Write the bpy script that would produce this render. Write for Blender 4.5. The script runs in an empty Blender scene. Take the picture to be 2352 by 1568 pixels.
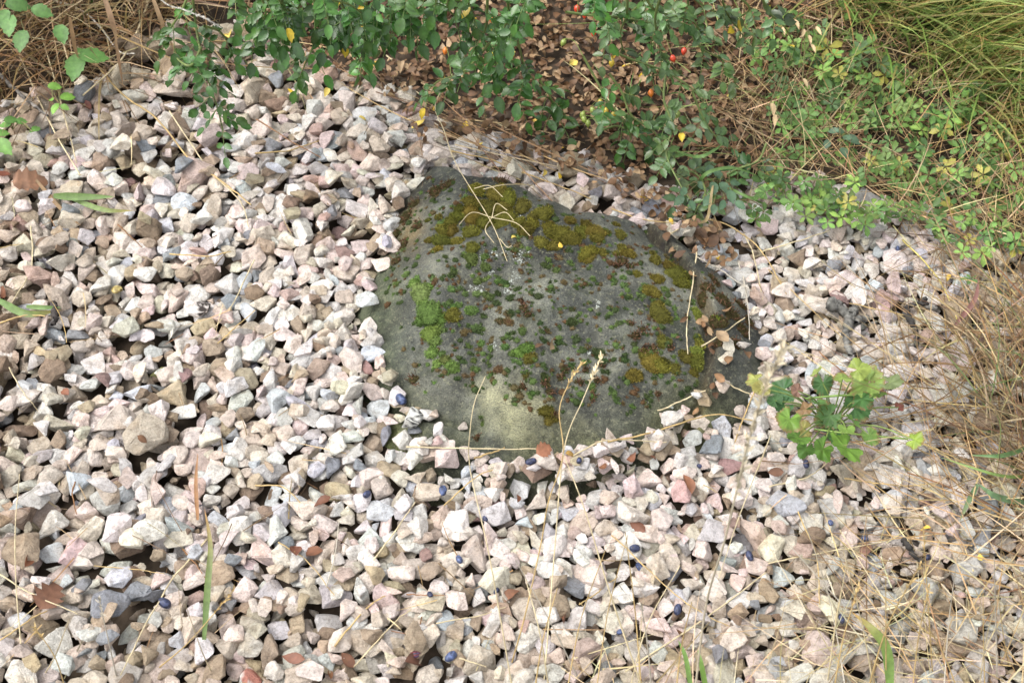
import bpy, bmesh, math, random
import numpy as np
from mathutils import Vector, Matrix

random.seed(7)
rng = np.random.default_rng(11)
S = bpy.context.scene
COL = S.collection

# ------------------------------------------------------------------ camera, sky, sun, exposure
CAMZ, PITCH, FOC, SENS = 1.55, math.radians(50), 30.0, 22.3
cd = bpy.data.cameras.new("camera")
cam = bpy.data.objects.new("camera", cd); COL.objects.link(cam)
cam.location = (0, 0, CAMZ); cam.rotation_euler = (math.pi / 2 - PITCH, 0, 0)
cd.lens = FOC; cd.sensor_width = SENS; cd.sensor_fit = 'HORIZONTAL'
cd.clip_start = 0.02; cd.clip_end = 500
cd.dof.use_dof = True; cd.dof.focus_distance = 1.95; cd.dof.aperture_fstop = 6.3
S.camera = cam

SUN_EL, SUN_AZ = math.radians(60), math.radians(-98)      # azimuth from +Y towards +X
w = bpy.data.worlds.new("World"); S.world = w; w.use_nodes = True
nt = w.node_tree; nt.nodes.clear()
sky = nt.nodes.new("ShaderNodeTexSky"); sky.sky_type = 'NISHITA'; sky.sun_disc = False
sky.sun_elevation = SUN_EL; sky.sun_rotation = SUN_AZ
sky.air_density = 1.0; sky.dust_density = 4.0; sky.ozone_density = 1.0
hs = nt.nodes.new("ShaderNodeHueSaturation"); hs.inputs['Saturation'].default_value = 0.22
bg = nt.nodes.new("ShaderNodeBackground"); bg.inputs[1].default_value = 0.15
wo = nt.nodes.new("ShaderNodeOutputWorld")
nt.links.new(sky.outputs[0], hs.inputs['Color']); nt.links.new(hs.outputs[0], bg.inputs[0]); nt.links.new(bg.outputs[0], wo.inputs[0])
sd = bpy.data.lights.new("sun", 'SUN'); sd.energy = 1.0; sd.angle = math.radians(70); sd.color = (1.0, 0.955, 0.89)
sun = bpy.data.objects.new("sun", sd); COL.objects.link(sun)
sun.rotation_euler = (math.pi / 2 - SUN_EL, 0, math.pi - SUN_AZ)
S.view_settings.view_transform = 'Standard'; S.view_settings.look = 'None'
S.view_settings.gamma = 1; S.view_settings.use_curve_mapping = False
S.view_settings.exposure = 1.2

# ------------------------------------------------------------------ projection helpers (survey of the place from the photo)
CP, SP = math.cos(PITCH), math.sin(PITCH)
def ray(u, v):
    dx = (u - 1176) / 2352 * SENS / FOC; dy = (784 - v) / 2352 * SENS / FOC
    return np.array([dx, CP + dy * SP, -SP + dy * CP])
def at(u, v, z=0.0):
    d = ray(u, v); t = (z - CAMZ) / d[2]
    return np.array([d[0] * t, d[1] * t, z])
def mpp(p):
    dep = p[1] * CP - (p[2] - CAMZ) * SP
    return dep * SENS / FOC / 2352
def project(x, y, z):
    dep = y * CP - (z - CAMZ) * SP; up = y * SP + (z - CAMZ) * CP
    return 1176 + x / dep * FOC / SENS * 2352, 784 - up / dep * FOC / SENS * 2352
def inpoly(u, v, poly):
    u = np.asarray(u, float); v = np.asarray(v, float); ins = np.zeros(u.shape, bool)
    n = len(poly)
    for i in range(n):
        x1, y1 = poly[i]; x2, y2 = poly[(i + 1) % n]
        if y1 == y2: continue
        c = ((y1 > v) != (y2 > v)) & (u < (x2 - x1) * (v - y1) / (y2 - y1) + x1)
        ins ^= c
    return ins
_G = rng.normal(size=(256, 256, 2)); _G /= np.linalg.norm(_G, axis=2, keepdims=True)
def noise(x, y):
    x = np.asarray(x, float); y = np.asarray(y, float)
    xi = np.floor(x).astype(int); yi = np.floor(y).astype(int); fx = x - xi; fy = y - yi
    def g(a, b, dx, dy):
        q = _G[a & 255, b & 255]; return q[..., 0] * dx + q[..., 1] * dy
    s = fx * fx * fx * (fx * (fx * 6 - 15) + 10); t = fy * fy * fy * (fy * (fy * 6 - 15) + 10)
    a = g(xi, yi, fx, fy); b = g(xi + 1, yi, fx - 1, fy); c = g(xi, yi + 1, fx, fy - 1); d = g(xi + 1, yi + 1, fx - 1, fy - 1)
    return ((a + (b - a) * s) * (1 - t) + (c + (d - c) * s) * t) * 1.5
def fbm(x, y, o=4):
    r = 0; a = 1.0
    for i in range(o):
        r = r + a * noise(x * 2 ** i + 17.3 * i, y * 2 ** i - 9.1 * i); a *= 0.5
    return r

# ------------------------------------------------------------------ mesh helpers
class MB:
    def __init__(s): s.v = []; s.f3 = []; s.f4 = []; s.c = []; s.n = 0
    def add(s, v, f3=None, f4=None, col=(1, 1, 1)):
        v = np.asarray(v, float).reshape(-1, 3)
        if f3 is not None and len(f3): s.f3.append(np.asarray(f3, int).reshape(-1, 3) + s.n)
        if f4 is not None and len(f4): s.f4.append(np.asarray(f4, int).reshape(-1, 4) + s.n)
        c = np.asarray(col, float)
        if c.ndim == 1: c = np.tile(c[:3], (len(v), 1))
        s.v.append(v); s.c.append(c); s.n += len(v)
    def mesh(s, name, mat, base=(0, 0, 0), smooth=True):
        me = bpy.data.meshes.new(name)
        v = np.concatenate(s.v) - np.asarray(base, float)
        f3 = np.concatenate(s.f3) if s.f3 else np.zeros((0, 3), int)
        f4 = np.concatenate(s.f4) if s.f4 else np.zeros((0, 4), int)
        nl = f3.size + f4.size; nf = len(f3) + len(f4)
        me.vertices.add(len(v)); me.vertices.foreach_set("co", v.astype(np.float32).ravel())
        me.loops.add(nl); me.loops.foreach_set("vertex_index", np.concatenate([f3.ravel(), f4.ravel()]).astype(np.int32))
        me.polygons.add(nf)
        st = np.concatenate([np.arange(len(f3)) * 3, len(f3) * 3 + np.arange(len(f4)) * 4]).astype(np.int32)
        me.polygons.foreach_set("loop_start", st)
        me.update(calc_edges=True)
        me.polygons.foreach_set("use_smooth", np.full(nf, smooth, bool))
        a = me.color_attributes.new("tint", 'FLOAT_COLOR', 'POINT')
        c = np.concatenate(s.c); c = np.concatenate([c, np.ones((len(c), 1))], 1)
        a.data.foreach_set("color", c.astype(np.float32).ravel())
        if mat: me.materials.append(mat)
        me.validate()
        return me
def link(name, me, parent=None, loc=(0, 0, 0), **tags):
    o = bpy.data.objects.new(name, me); COL.objects.link(o); o.location = loc
    if parent: o.parent = parent
    for k, v in tags.items(): o[k] = v
    return o
def thing(name, loc): 
    o = bpy.data.objects.new(name, None); COL.objects.link(o); o.location = loc; o.empty_display_size = 0.05
    return o
def crom(P, n):
    P = np.asarray(P, float)
    if len(P) == 2: P = np.array([P[0], (P[0] + P[1]) / 2, P[1]])
    Q = np.vstack([2 * P[0] - P[1], P, 2 * P[-1] - P[-2]]); out = []
    for i in range(len(P) - 1):
        p0, p1, p2, p3 = Q[i:i + 4]
        for t in np.linspace(0, 1, n, endpoint=False):
            out.append(0.5 * (2 * p1 + (p2 - p0) * t + (2 * p0 - 5 * p1 + 4 * p2 - p3) * t * t + (3 * p1 - p0 - 3 * p2 + p3) * t ** 3))
    out.append(P[-1]); return np.array(out)
def tube(mb, P, r, col, k=5, knots=0):
    P = np.asarray(P, float); n = len(P); r = np.broadcast_to(r, (n,)).astype(float)
    T = np.gradient(P, axis=0); T /= np.linalg.norm(T, axis=1, keepdims=True) + 1e-9
    ref = np.array([0.13, 0.31, 0.94]); A = np.cross(T, ref); A /= np.linalg.norm(A, axis=1, keepdims=True) + 1e-9
    B = np.cross(T, A); an = np.arange(k) / k * 2 * math.pi
    V = P[:, None] + r[:, None, None] * (A[:, None] * np.cos(an)[None, :, None] + B[:, None] * np.sin(an)[None, :, None])
    f = []
    for i in range(n - 1):
        for j in range(k):
            j2 = (j + 1) % k; f.append((i * k + j, i * k + j2, (i + 1) * k + j2, (i + 1) * k + j))
    c = np.asarray(col, float)
    if c.ndim == 2: c = np.repeat(c, k, axis=0)
    mb.add(V.reshape(-1, 3), f4=f, col=c)
def unit(a): a = np.asarray(a, float); return a / (np.linalg.norm(a) + 1e-9)
def basis(d, nrm):
    d = unit(d); nrm = np.asarray(nrm, float); nrm = unit(nrm - d * np.dot(nrm, d)); return np.stack([d, np.cross(nrm, d), nrm], 0)
def leafgeo(L, W, n=6, peak=0.42, fold=0.25, curl=0.2, serr=0.0, twist=0.0, wav=0.0, blunt=1.0):
    t = np.linspace(0, 1, n + 1)
    a = t ** (math.log(0.5) / math.log(peak)); wv = np.sin(math.pi * np.clip(a, 0, 1)) ** (0.75 * blunt) * W / 2
    wv[0] = W * 0.03; wv[-1] = W * 0.02
    if serr: wv = wv * (1 + serr * np.where(np.arange(n + 1) % 2 == 0, 0.5, -0.5))
    z = -curl * L * t * t; x = L * t * (1 - 0.25 * abs(curl) * t)
    V = []
    for i in range(n + 1):
        ez = z[i] + fold * wv[i] + wav * W * math.sin(i * 2.1 + L * 3000); tw = twist * t[i]
        for s in (-1, 0, 1):
            yy = s * wv[i] * math.cos(tw); zz = (z[i] if s == 0 else ez) + s * wv[i] * math.sin(tw)
            V.append((x[i] + (0.06 * L if (serr and s and i % 2 == 0) else 0), yy, zz))
    f = []
    for i in range(n):
        for j in range(2): a0 = i * 3 + j; f.append((a0, a0 + 3, a0 + 4, a0 + 1))
    return np.array(V), f
def put(mb, geo, P, d, nrm, col, vary=0.12):
    V, f = geo; B = basis(d, nrm); X = V @ B + np.asarray(P)
    c = np.tile(np.asarray(col, float), (len(V), 1))
    c *= (1 + vary * rng.normal(size=(len(V), 1)) * 0.6)
    mid = (np.arange(len(V)) % 3 == 1); c[mid] *= 1.22
    mb.add(X, f4=f, col=np.clip(c, 0.003, 1))

# ------------------------------------------------------------------ materials
def N(nt, typ, **kw):
    n = nt.nodes.new(typ)
    for k, v in kw.items(): setattr(n, k, v)
    return n
def base_mat(name):
    m = bpy.data.materials.new(name); m.use_nodes = True; t = m.node_tree
    b = t.nodes['Principled BSDF']; a = N(t, "ShaderNodeAttribute", attribute_name="tint")
    g = N(t, "ShaderNodeNewGeometry")
    return m, t, b, a, g
def noi(t, g, scale, detail=4, rough=0.6):
    n = N(t, "ShaderNodeTexNoise"); n.inputs['Scale'].default_value = scale; n.inputs['Detail'].default_value = detail; n.inputs['Roughness'].default_value = rough
    t.links.new(g.outputs['Position'], n.inputs['Vector']); return n
def ramp(t, src, pts):
    r = N(t, "ShaderNodeValToRGB"); e = r.color_ramp.elements
    while len(e) < len(pts): e.new(0.5)
    for i, (p, c) in enumerate(pts):
        e[i].position = p; e[i].color = (*c, 1) if len(c) == 3 else c
    t.links.new(src, r.inputs[0]); return r
def mix(t, fac, a, b, mode='MIX'):
    m = N(t, "ShaderNodeMix", data_type='RGBA', blend_type=mode)
    for i, s in ((0, fac), (6, a), (7, b)):
        if isinstance(s, (int, float)): m.inputs[i].default_value = s
        elif isinstance(s, tuple): m.inputs[i].default_value = (*s, 1)
        else: t.links.new(s, m.inputs[i])
    return m.outputs[2]
def bump(t, b, h, strength, dist):
    n = N(t, "ShaderNodeBump"); n.inputs['Strength'].default_value = strength; n.inputs['Distance'].default_value = dist
    t.links.new(h, n.inputs['Height']); t.links.new(n.outputs[0], b.inputs['Normal'])

def stone_mat():
    m, t, b, a, g = base_mat("crushed_stone")
    n1 = noi(t, g, 70, 6, .65); r1 = ramp(t, n1.outputs[0], [(0.3, (.52, .49, .46)), (0.48, (.94, .93, .92)), (0.70, (1.2, 1.19, 1.18))])
    c = mix(t, 1.0, a.outputs['Color'], r1.outputs[0], 'MULTIPLY')
    n2 = noi(t, g, 26, 5, .6); r2 = ramp(t, n2.outputs[0], [(0.52, (0, 0, 0)), (0.68, (1, 1, 1))])
    c2 = mix(t, 1.0, c, (.80, .66, .47), 'MULTIPLY')                         # ochre earth stains
    f = N(t, "ShaderNodeMath", operation='MULTIPLY'); t.links.new(r2.outputs[0], f.inputs[0]); f.inputs[1].default_value = .42
    c = mix(t, f.outputs[0], c, c2)
    n3 = noi(t, g, 420, 3, .7); r3 = ramp(t, n3.outputs[0], [(0.30, (.52, .48, .44)), (0.5, (1, 1, 1)), (.75, (1.12, 1.12, 1.12))])
    c = mix(t, .7, c, mix(t, 1.0, c, r3.outputs[0], 'MULTIPLY'))
    wv = N(t, "ShaderNodeTexVoronoi", feature='DISTANCE_TO_EDGE'); wv.inputs['Scale'].default_value = 55
    nd = noi(t, g, 60, 3); ad = mix(t, .06, g.outputs['Position'], nd.outputs['Color']); t.links.new(ad, wv.inputs['Vector'])
    rv = ramp(t, wv.outputs[0], [(0.0, (1, 1, 1)), (0.035, (0, 0, 0))])
    f2 = N(t, "ShaderNodeMath", operation='MULTIPLY'); t.links.new(rv.outputs[0], f2.inputs[0]); f2.inputs[1].default_value = .34
    c = mix(t, f2.outputs[0], c, mix(t, 1.0, c, (.62, .53, .44), 'MULTIPLY'))
    t.links.new(c, b.inputs['Base Color']); b.inputs['Roughness'].default_value = .78
    nb = noi(t, g, 160, 8, .72); bump(t, b, nb.outputs[0], 1.0, .007)
    return m
def rock_mat():
    m, t, b, a, g = base_mat("weathered_boulder")
    n1 = noi(t, g, 9, 6, .6); r1 = ramp(t, n1.outputs[0], [(0.36, (.034, .038, .033)), (0.5, (.088, .093, .080)), (0.60, (.165, .17, .14))])
    c = mix(t, 1.0, r1.outputs[0], a.outputs['Color'], 'MULTIPLY')
    n2 = noi(t, g, 150, 4, .7); r2 = ramp(t, n2.outputs[0], [(0.55, (0, 0, 0)), (0.63, (1, 1, 1))])
    f = N(t, "ShaderNodeMath", operation='MULTIPLY'); t.links.new(r2.outputs[0], f.inputs[0]); f.inputs[1].default_value = .55
    c = mix(t, f.outputs[0], c, (.26, .26, .17))                             # pale lichen grains
    n3 = noi(t, g, 500, 3, .7); r3 = ramp(t, n3.outputs[0], [(0.32, (.35, .35, .35)), (0.5, (1, 1, 1)), (.7, (1.55, 1.55, 1.45))])
    c = mix(t, 1.0, c, r3.outputs[0], 'MULTIPLY')
    n5 = noi(t, g, 48, 8, .7); r5 = ramp(t, n5.outputs[0], [(0.54, (0, 0, 0)), (0.585, (1, 1, 1))])
    f5 = N(t, "ShaderNodeMath", operation='MULTIPLY'); t.links.new(r5.outputs[0], f5.inputs[0]); f5.inputs[1].default_value = .5
    c = mix(t, f5.outputs[0], c, mix(t, 1.0, (.17, .175, .135), a.outputs['Color'], 'MULTIPLY'))      # crusty grey lichen
    n4 = noi(t, g, 22, 5, .6); r4 = ramp(t, n4.outputs[0], [(0.56, (0, 0, 0)), (0.7, (1, 1, 1))])
    f4 = N(t, "ShaderNodeMath", operation='MULTIPLY'); t.links.new(r4.outputs[0], f4.inputs[0]); f4.inputs[1].default_value = .5
    c = mix(t, f4.outputs[0], c, (.035, .045, .018))                          # algae film
    t.links.new(c, b.inputs['Base Color']); b.inputs['Roughness'].default_value = .7
    nb = noi(t, g, 90, 9, .75); bump(t, b, nb.outputs[0], 1.0, .010)
    return m
def leaf_mat(name, rough=.5, trans=.22, spots=0.0, spec=.5):
    m, t, b, a, g = base_mat(name)
    n1 = noi(t, g, 120, 4); r1 = ramp(t, n1.outputs[0], [(0.3, (.72, .72, .72)), (0.7, (1.2, 1.2, 1.2))])
    c = mix(t, 1.0, a.outputs['Color'], r1.outputs[0], 'MULTIPLY')
    if spots:
        n2 = noi(t, g, 90, 3); r2 = ramp(t, n2.outputs[0], [(0.62, (0, 0, 0)), (0.7, (1, 1, 1))])
        f = N(t, "ShaderNodeMath", operation='MULTIPLY'); t.links.new(r2.outputs[0], f.inputs[0]); f.inputs[1].default_value = spots
        c = mix(t, f.outputs[0], c, (.16, .08, .03))
    t.links.new(c, b.inputs['Base Color']); b.inputs['Roughness'].default_value = rough; b.inputs['Specular IOR Level'].default_value = spec
    bump(t, b, n1.outputs[0], .3, .002)
    tr = N(t, "ShaderNodeBsdfTranslucent"); t.links.new(c, tr.inputs[0])
    mx = N(t, "ShaderNodeMixShader"); mx.inputs[0].default_value = trans
    o = t.nodes['Material Output']; t.links.new(b.outputs[0], mx.inputs[1]); t.links.new(tr.outputs[0], mx.inputs[2]); t.links.new(mx.outputs[0], o.inputs[0])
    return m
def plain_mat(name, rough=.7, scale=200, amp=.3, bmp=.4, spec=.4):
    m, t, b, a, g = base_mat(name)
    n1 = noi(t, g, scale, 4); r1 = ramp(t, n1.outputs[0], [(0.3, (1 - amp,) * 3), (0.7, (1 + amp,) * 3)])
    c = mix(t, 1.0, a.outputs['Color'], r1.outputs[0], 'MULTIPLY')
    t.links.new(c, b.inputs['Base Color']); b.inputs['Roughness'].default_value = rough; b.inputs['Specular IOR Level'].default_value = spec
    if bmp: bump(t, b, n1.outputs[0], bmp, .002)
    return m
M_STONE, M_ROCK = stone_mat(), rock_mat()
M_ROSE = leaf_mat("rose_leaf", .24, .18, .12, .5); M_HERB = leaf_mat("herb_leaf", .5, .28, .15); M_DEAD = leaf_mat("dead_leaf", .6, .15, .35)
M_GRASS = leaf_mat("grass_blade", .5, .3); M_STRAW = plain_mat("dry_straw", .6, 150, .25, .2); M_MOSS = plain_mat("moss", .9, 300, .35, 0, .1)
M_SOIL = plain_mat("soil", .9, 60, .45, .9, .2); M_BERRY = plain_mat("berry_skin", .42, 260, .55, .5); M_HIP = plain_mat("hip_skin", .25, 60, .15, 0, .6)
M_BARK = plain_mat("twig_bark", .85, 120, .6, 1.0, .2); M_STEM = plain_mat("green_stem", .5, 80, .2, 0); M_LICHEN = plain_mat("lichen", .9, 400, .2, .4, .1)
M_SHELL = plain_mat("snail_shell", .3, 100, .15, 0)

# ------------------------------------------------------------------ terrain raster
X0, X1, Y0, Y1, RES = -1.35, 1.35, 0.45, 2.7, 0.003
gx = np.arange(X0, X1, RES); gy = np.arange(Y0, Y1, RES); GX, GY = np.meshgrid(gx, gy)
def soil_z(x, y):
    x = np.asarray(x, float); y = np.asarray(y, float)
    z = -0.026 + 0.007 * fbm(x * 3.1 + 5, y * 3.1, 3)
    bank = np.clip(y - 1.85 + 0.25 * np.clip(np.abs(x) - .45, 0, .6), 0, 3)
    z = z + 0.16 * np.clip(bank, 0, .5) ** 1.3
    return z
H = soil_z(GX, GY)
IDM = np.full(H.shape, -1, int)
PU, PV = project(GX, GY, 0.0 * GX)

# ------------------------------------------------------------------ boulder (polar height field)
OUT = [(957, 349), (1040, 392), (1112, 390), (1230, 443), (1331, 481), (1436, 488), (1513, 512), (1586, 554), (1637, 603), (1703, 668), (1773, 751), (1797, 839), (1765, 910), (1645, 947), (1588, 995), (1525, 1085), (1438, 1133), (1340, 1165), (1213, 1152),
       (1080, 1140), (970, 1128), (927, 1070), (881, 1005), (843, 917), (808, 810), (794, 718), (832, 632), (862, 546), (884, 455), (928, 403)]          # foot of the boulder, partly under the gravel
FAR = .0
BP = np.array([at(u, v, 0.012 + FAR * max(0, (640 - v) / 260))[:2] for u, v in OUT]); BC = np.array(at(1262, 735, 0.01)[:2])
_th = np.arctan2(BP[:, 1] - BC[1], BP[:, 0] - BC[0]); _r = np.hypot(*(BP - BC).T); _o = np.argsort(_th); _th, _r = _th[_o], _r[_o]
def brad(th):
    return np.interp(th, np.concatenate([_th - 2 * math.pi, _th, _th + 2 * math.pi]), np.concatenate([_r, _r, _r]))
CRACK = np.array([at(u, v, 0.05)[:2] for u, v in [(1475, 470), (1545, 560), (1600, 640), (1628, 720), (1640, 790), (1628, 860), (1600, 930), (1560, 1010)]])
def seg_signed(px, py, L):
    best = np.full(px.shape, 9.0); sg = np.zeros(px.shape)
    for i in range(len(L) - 1):
        ax, ay = L[i]; bx, by = L[i + 1]; dx, dy = bx - ax, by - ay
        t = np.clip(((px - ax) * dx + (py - ay) * dy) / (dx * dx + dy * dy), 0, 1)
        d = np.hypot(px - ax - t * dx, py - ay - t * dy); s = np.sign((px - ax) * dy - (py - ay) * dx)
        k = d < best; best = np.where(k, d, best); sg = np.where(k, s, sg)
    return best * np.where(sg == 0, 1, sg)
C1 = np.array([at(u, v, 0.06)[:2] for u, v in [(1130, 800), (1122, 860), (1105, 940), (1090, 1000), (1075, 1060)]])
C2 = np.array([at(u, v, 0.09)[:2] for u, v in [(905, 850), (960, 870), (1030, 893), (1085, 905)]])
C3 = np.array([at(u, v, 0.09)[:2] for u, v in [(1280, 660), (1272, 760), (1290, 860), (1285, 1000)]])
FACETS = [(*at(1000, 880, .074), .32, .46), (*at(1230, 905, .074), -.06, .40), (*at(935, 660, .080), .62, -.10), (*at(1540, 700, .094), -.35, .08), (*at(1380, 540, .120), -.14, .04), (*at(1130, 470, .124), .14, .08), (*at(1450, 900, .072), -.16, .42)]
def sstep(x): x = np.clip(x, 0, 1); return x * x * (3 - 2 * x)
def boulder_z(x, y):
    x = np.asarray(x, float); y = np.asarray(y, float)
    dx, dy = x - BC[0], y - BC[1]; th = np.arctan2(dy, dx); s = np.hypot(dx, dy) / brad(th)
    e = 3.6 + 2.5 * sstep(np.sin(th)) + 0.6 * sstep(-np.cos(th))
    z = -0.012 + 0.098 * (1 - np.clip(s, 0, 1.4) ** e) + .014 * np.clip(dy / .2, -1.2, 1.2) * (1 - np.clip(s, 0, 1) ** 6)
    z = z + 0.010 * fbm(x * 6 + 3, y * 6 + 1, 3) + 0.0045 * fbm(x * 24, y * 24, 4) + 0.0016 * fbm(x * 85 + 7, y * 85, 3)
    strat = noise(x * 4.5 + 40, y * 10 + 3); z = z + 0.006 * sstep((strat + .1) * 5)
    for (px_, py_, pz_, ga, gb) in FACETS:
        c_ = pz_ + ga * (x - px_) + gb * (y - py_) + .004 * fbm(x * 15 + ga * 9, y * 15, 3); hh = np.clip(.5 + .5 * (c_ - z) / .007, 0, 1); z = c_ * (1 - hh) + z * hh - .007 * hh * (1 - hh)
    k = seg_signed(x, y, CRACK)
    z = z - 0.030 * sstep((k + 0.006) / 0.014) * np.clip(1.25 - .9 * (s - .6), 0, 1) - 0.014 * np.exp(-(k / 0.007) ** 2)
    d1 = seg_signed(x, y, C1); z = z - 0.010 * np.exp(-(d1 / 0.010) ** 2) - 0.008 * sstep((d1 + .01) / .04) * sstep((0.06 - d1) / .04)
    d2 = seg_signed(x, y, C2); z = z - 0.011 * np.exp(-(d2 / 0.006) ** 2)
    d3 = seg_signed(x, y, C3); z = z - 0.004 * np.exp(-(d3 / 0.008) ** 2)
    return z, s, k
bz, bs, bk = boulder_z(GX, GY)
BM = bs < 1.12
H[BM] = np.maximum(H[BM], bz[BM])
nr, nth = 170, 560
ss = np.linspace(0, 1.18, nr); tt = np.linspace(0, 2 * math.pi, nth, endpoint=False)
SS, TT = np.meshgrid(ss, tt, indexing='ij'); tw = (TT + math.pi) % (2 * math.pi) - math.pi
bx = BC[0] + SS * brad(tw) * np.cos(TT); by = BC[1] + SS * brad(tw) * np.sin(TT)
zz, s_, k_ = boulder_z(bx, by)
zz = np.where(SS > 1.15, zz - 0.04, zz)
bu, bv = project(bx, by, zz)
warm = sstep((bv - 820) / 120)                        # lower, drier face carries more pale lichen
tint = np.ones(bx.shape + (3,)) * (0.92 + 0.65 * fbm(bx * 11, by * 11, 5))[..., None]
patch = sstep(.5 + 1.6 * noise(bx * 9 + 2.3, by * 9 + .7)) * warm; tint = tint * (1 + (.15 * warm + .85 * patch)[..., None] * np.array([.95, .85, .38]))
lowe = sstep((.030 - zz) / .03)[..., None] * warm[..., None]; tint = tint * (1 - lowe * np.array([.30, .26, .40]))      # lower face tinted darker and less blue towards the foot
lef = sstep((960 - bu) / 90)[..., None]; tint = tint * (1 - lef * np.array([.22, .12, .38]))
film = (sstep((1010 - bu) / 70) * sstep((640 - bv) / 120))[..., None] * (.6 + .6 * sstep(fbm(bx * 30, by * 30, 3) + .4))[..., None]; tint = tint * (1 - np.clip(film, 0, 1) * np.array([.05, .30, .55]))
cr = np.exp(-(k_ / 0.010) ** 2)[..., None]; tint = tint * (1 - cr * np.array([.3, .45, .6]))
base = np.array([BC[0], BC[1], -0.03])
boulder = thing("mossy_boulder", base)
boulder['label'] = "large grey green mossy boulder half buried in pale gravel"; boulder['category'] = "boulder"
mb = MB(); idx = np.arange(nr * nth).reshape(nr, nth)
f4 = np.stack([idx[:-1, :], idx[1:, :], np.roll(idx[1:, :], -1, 1), np.roll(idx[:-1, :], -1, 1)], -1).reshape(-1, 4)
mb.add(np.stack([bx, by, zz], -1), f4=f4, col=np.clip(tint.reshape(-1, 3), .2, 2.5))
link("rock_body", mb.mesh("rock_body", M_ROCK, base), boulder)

# ------------------------------------------------------------------ ground sheet
def soil_col(x, y):
    f = fbm(x * 7, y * 7, 4)[..., None]; c = np.array([.050, .037, .026]) * (1 + .5 * f)
    far = sstep((np.hypot(x, y - 1.5) - 1.6) / 1.5)[..., None]
    return np.clip(c * (1 - far) + far * np.array([.06, .075, .025]) * (1 + .4 * f), .01, 1)
def axis(a, b, c):
    inner = np.arange(a, b, .02); k = np.geomspace(.05, 220, 26)
    return np.concatenate([(a - k)[::-1], inner, b + k]) + c
xs = axis(-1.6, 1.6, 0); ys = axis(-1.3, 1.6, 1.5)
AX, AY = np.meshgrid(xs, ys); AZ = soil_z(AX, AY) + 0.006 * fbm(AX * 30, AY * 30, 2) - 0.003
ii = np.arange(AX.size).reshape(AX.shape)
mb = MB(); mb.add(np.stack([AX, AY, AZ], -1), f4=np.stack([ii[:-1, :-1], ii[:-1, 1:], ii[1:, 1:], ii[1:, :-1]], -1).reshape(-1, 4), col=soil_col(AX, AY).reshape(-1, 3))
link("ground", mb.mesh("ground", M_SOIL), kind="structure")

# ------------------------------------------------------------------ stone shapes
VAR = []
def make_variant(i):
    r = np.random.default_rng(100 + i)
    n = r.integers(9, 15); p = r.normal(size=(n, 3)); p /= np.linalg.norm(p, axis=1, keepdims=True)
    p *= r.uniform(.82, 1.0, (n, 1))
    ax = np.array([1, r.uniform(.62, .92), r.uniform(.45, .66)]); 
    if i % 7 == 3: ax = np.array([1, r.uniform(.42, .55), r.uniform(.38, .5)])
    if i % 7 == 5: ax = np.array([1, r.uniform(.75, .95), r.uniform(.28, .38)])
    p *= ax
    bm = bmesh.new()
    for q in p: bm.verts.new(q)
    res = bmesh.ops.convex_hull(bm, input=bm.verts)
    bmesh.ops.delete(bm, geom=[g for g in res['geom_interior'] if isinstance(g, bmesh.types.BMVert)], context='VERTS')
    bmesh.ops.dissolve_limit(bm, angle_limit=math.radians(13), verts=bm.verts, edges=bm.edges)
    bmesh.ops.recalc_face_normals(bm, faces=bm.faces)
    bm.normal_update()
    pl = np.array([[*f.normal, f.normal.dot(f.calc_center_median())] for f in bm.faces])
    bmesh.ops.bevel(bm, geom=list(bm.edges), offset=.07, segments=2, profile=.6, affect='EDGES', clamp_overlap=True)
    bmesh.ops.triangulate(bm, faces=bm.faces)
    le = [e for e in bm.edges if e.calc_length() > .34]
    bmesh.ops.subdivide_edges(bm, edges=le, cuts=1)
    bmesh.ops.triangulate(bm, faces=bm.faces)
    le = [e for e in bm.edges if e.calc_length() > .34]
    bmesh.ops.subdivide_edges(bm, edges=le, cuts=1)
    bmesh.ops.triangulate(bm, faces=bm.faces)
    bm.normal_update()
    V = np.array([v.co[:] for v in bm.verts]); NN = np.array([v.normal[:] for v in bm.verts]); F = np.array([[v.index for v in f.verts] for f in bm.faces])
    bm.free()
    o = r.uniform(0, 50, 3)
    d = .035 * fbm(V[:, 0] * 2.4 + o[0] + V[:, 2], V[:, 1] * 2.4 + o[1] - V[:, 2], 3) + .009 * r.normal(size=len(V))
    V = V + NN * d[:, None]
    e_ = 2.0 / (V.max(0) - V.min(0)).max(); V = V * e_; pl[:, 3] *= e_
    VAR.append((V, F, pl))
for i in range(56): make_variant(i)

CLS = {'white': (.74, .715, .68), 'cream': (.69, .63, .54), 'pale pink': (.70, .605, .565), 'beige': (.56, .49, .41), 'pale grey': (.57, .56, .55), 'tan': (.42, .34, .25), 'brown': (.28, .21, .15),
       'slate grey': (.27, .285, .31), 'bluish white': (.58, .61, .65), 'salmon pink': (.55, .41, .365), 'maroon': (.30, .20, .185), 'ochre': (.50, .42, .28), 'olive': (.30, .27, .19)}
KEYS = ['white', 'cream', 'pale pink', 'beige', 'pale grey', 'tan', 'brown', 'slate grey', 'bluish white', 'salmon pink', 'maroon', 'ochre']
W_MID = np.array([.27, .13, .22, .12, .12, .04, .01, .02, .045, .018, .005, .004]); W_MID /= W_MID.sum()
W_EDGE = np.array([.09, .13, .12, .27, .13, .15, .04, .015, .015, .015, .005, .02]); W_EDGE /= W_EDGE.sum()
W_BASE = np.array([.03, .10, .10, .27, .10, .22, .12, .02, .0, .02, .01, .03]); W_BASE /= W_BASE.sum()
BOARD = [(620, 60), (700, 150), (800, 165), (900, 200), (1050, 300), (1200, 325), (1330, 345), (1480, 410), (1620, 440), (1700, 430), (1800, 395), (2000, 440), (2352, 540), (2500, 540), (2500, -300), (330, -300), (330, 90)]
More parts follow.
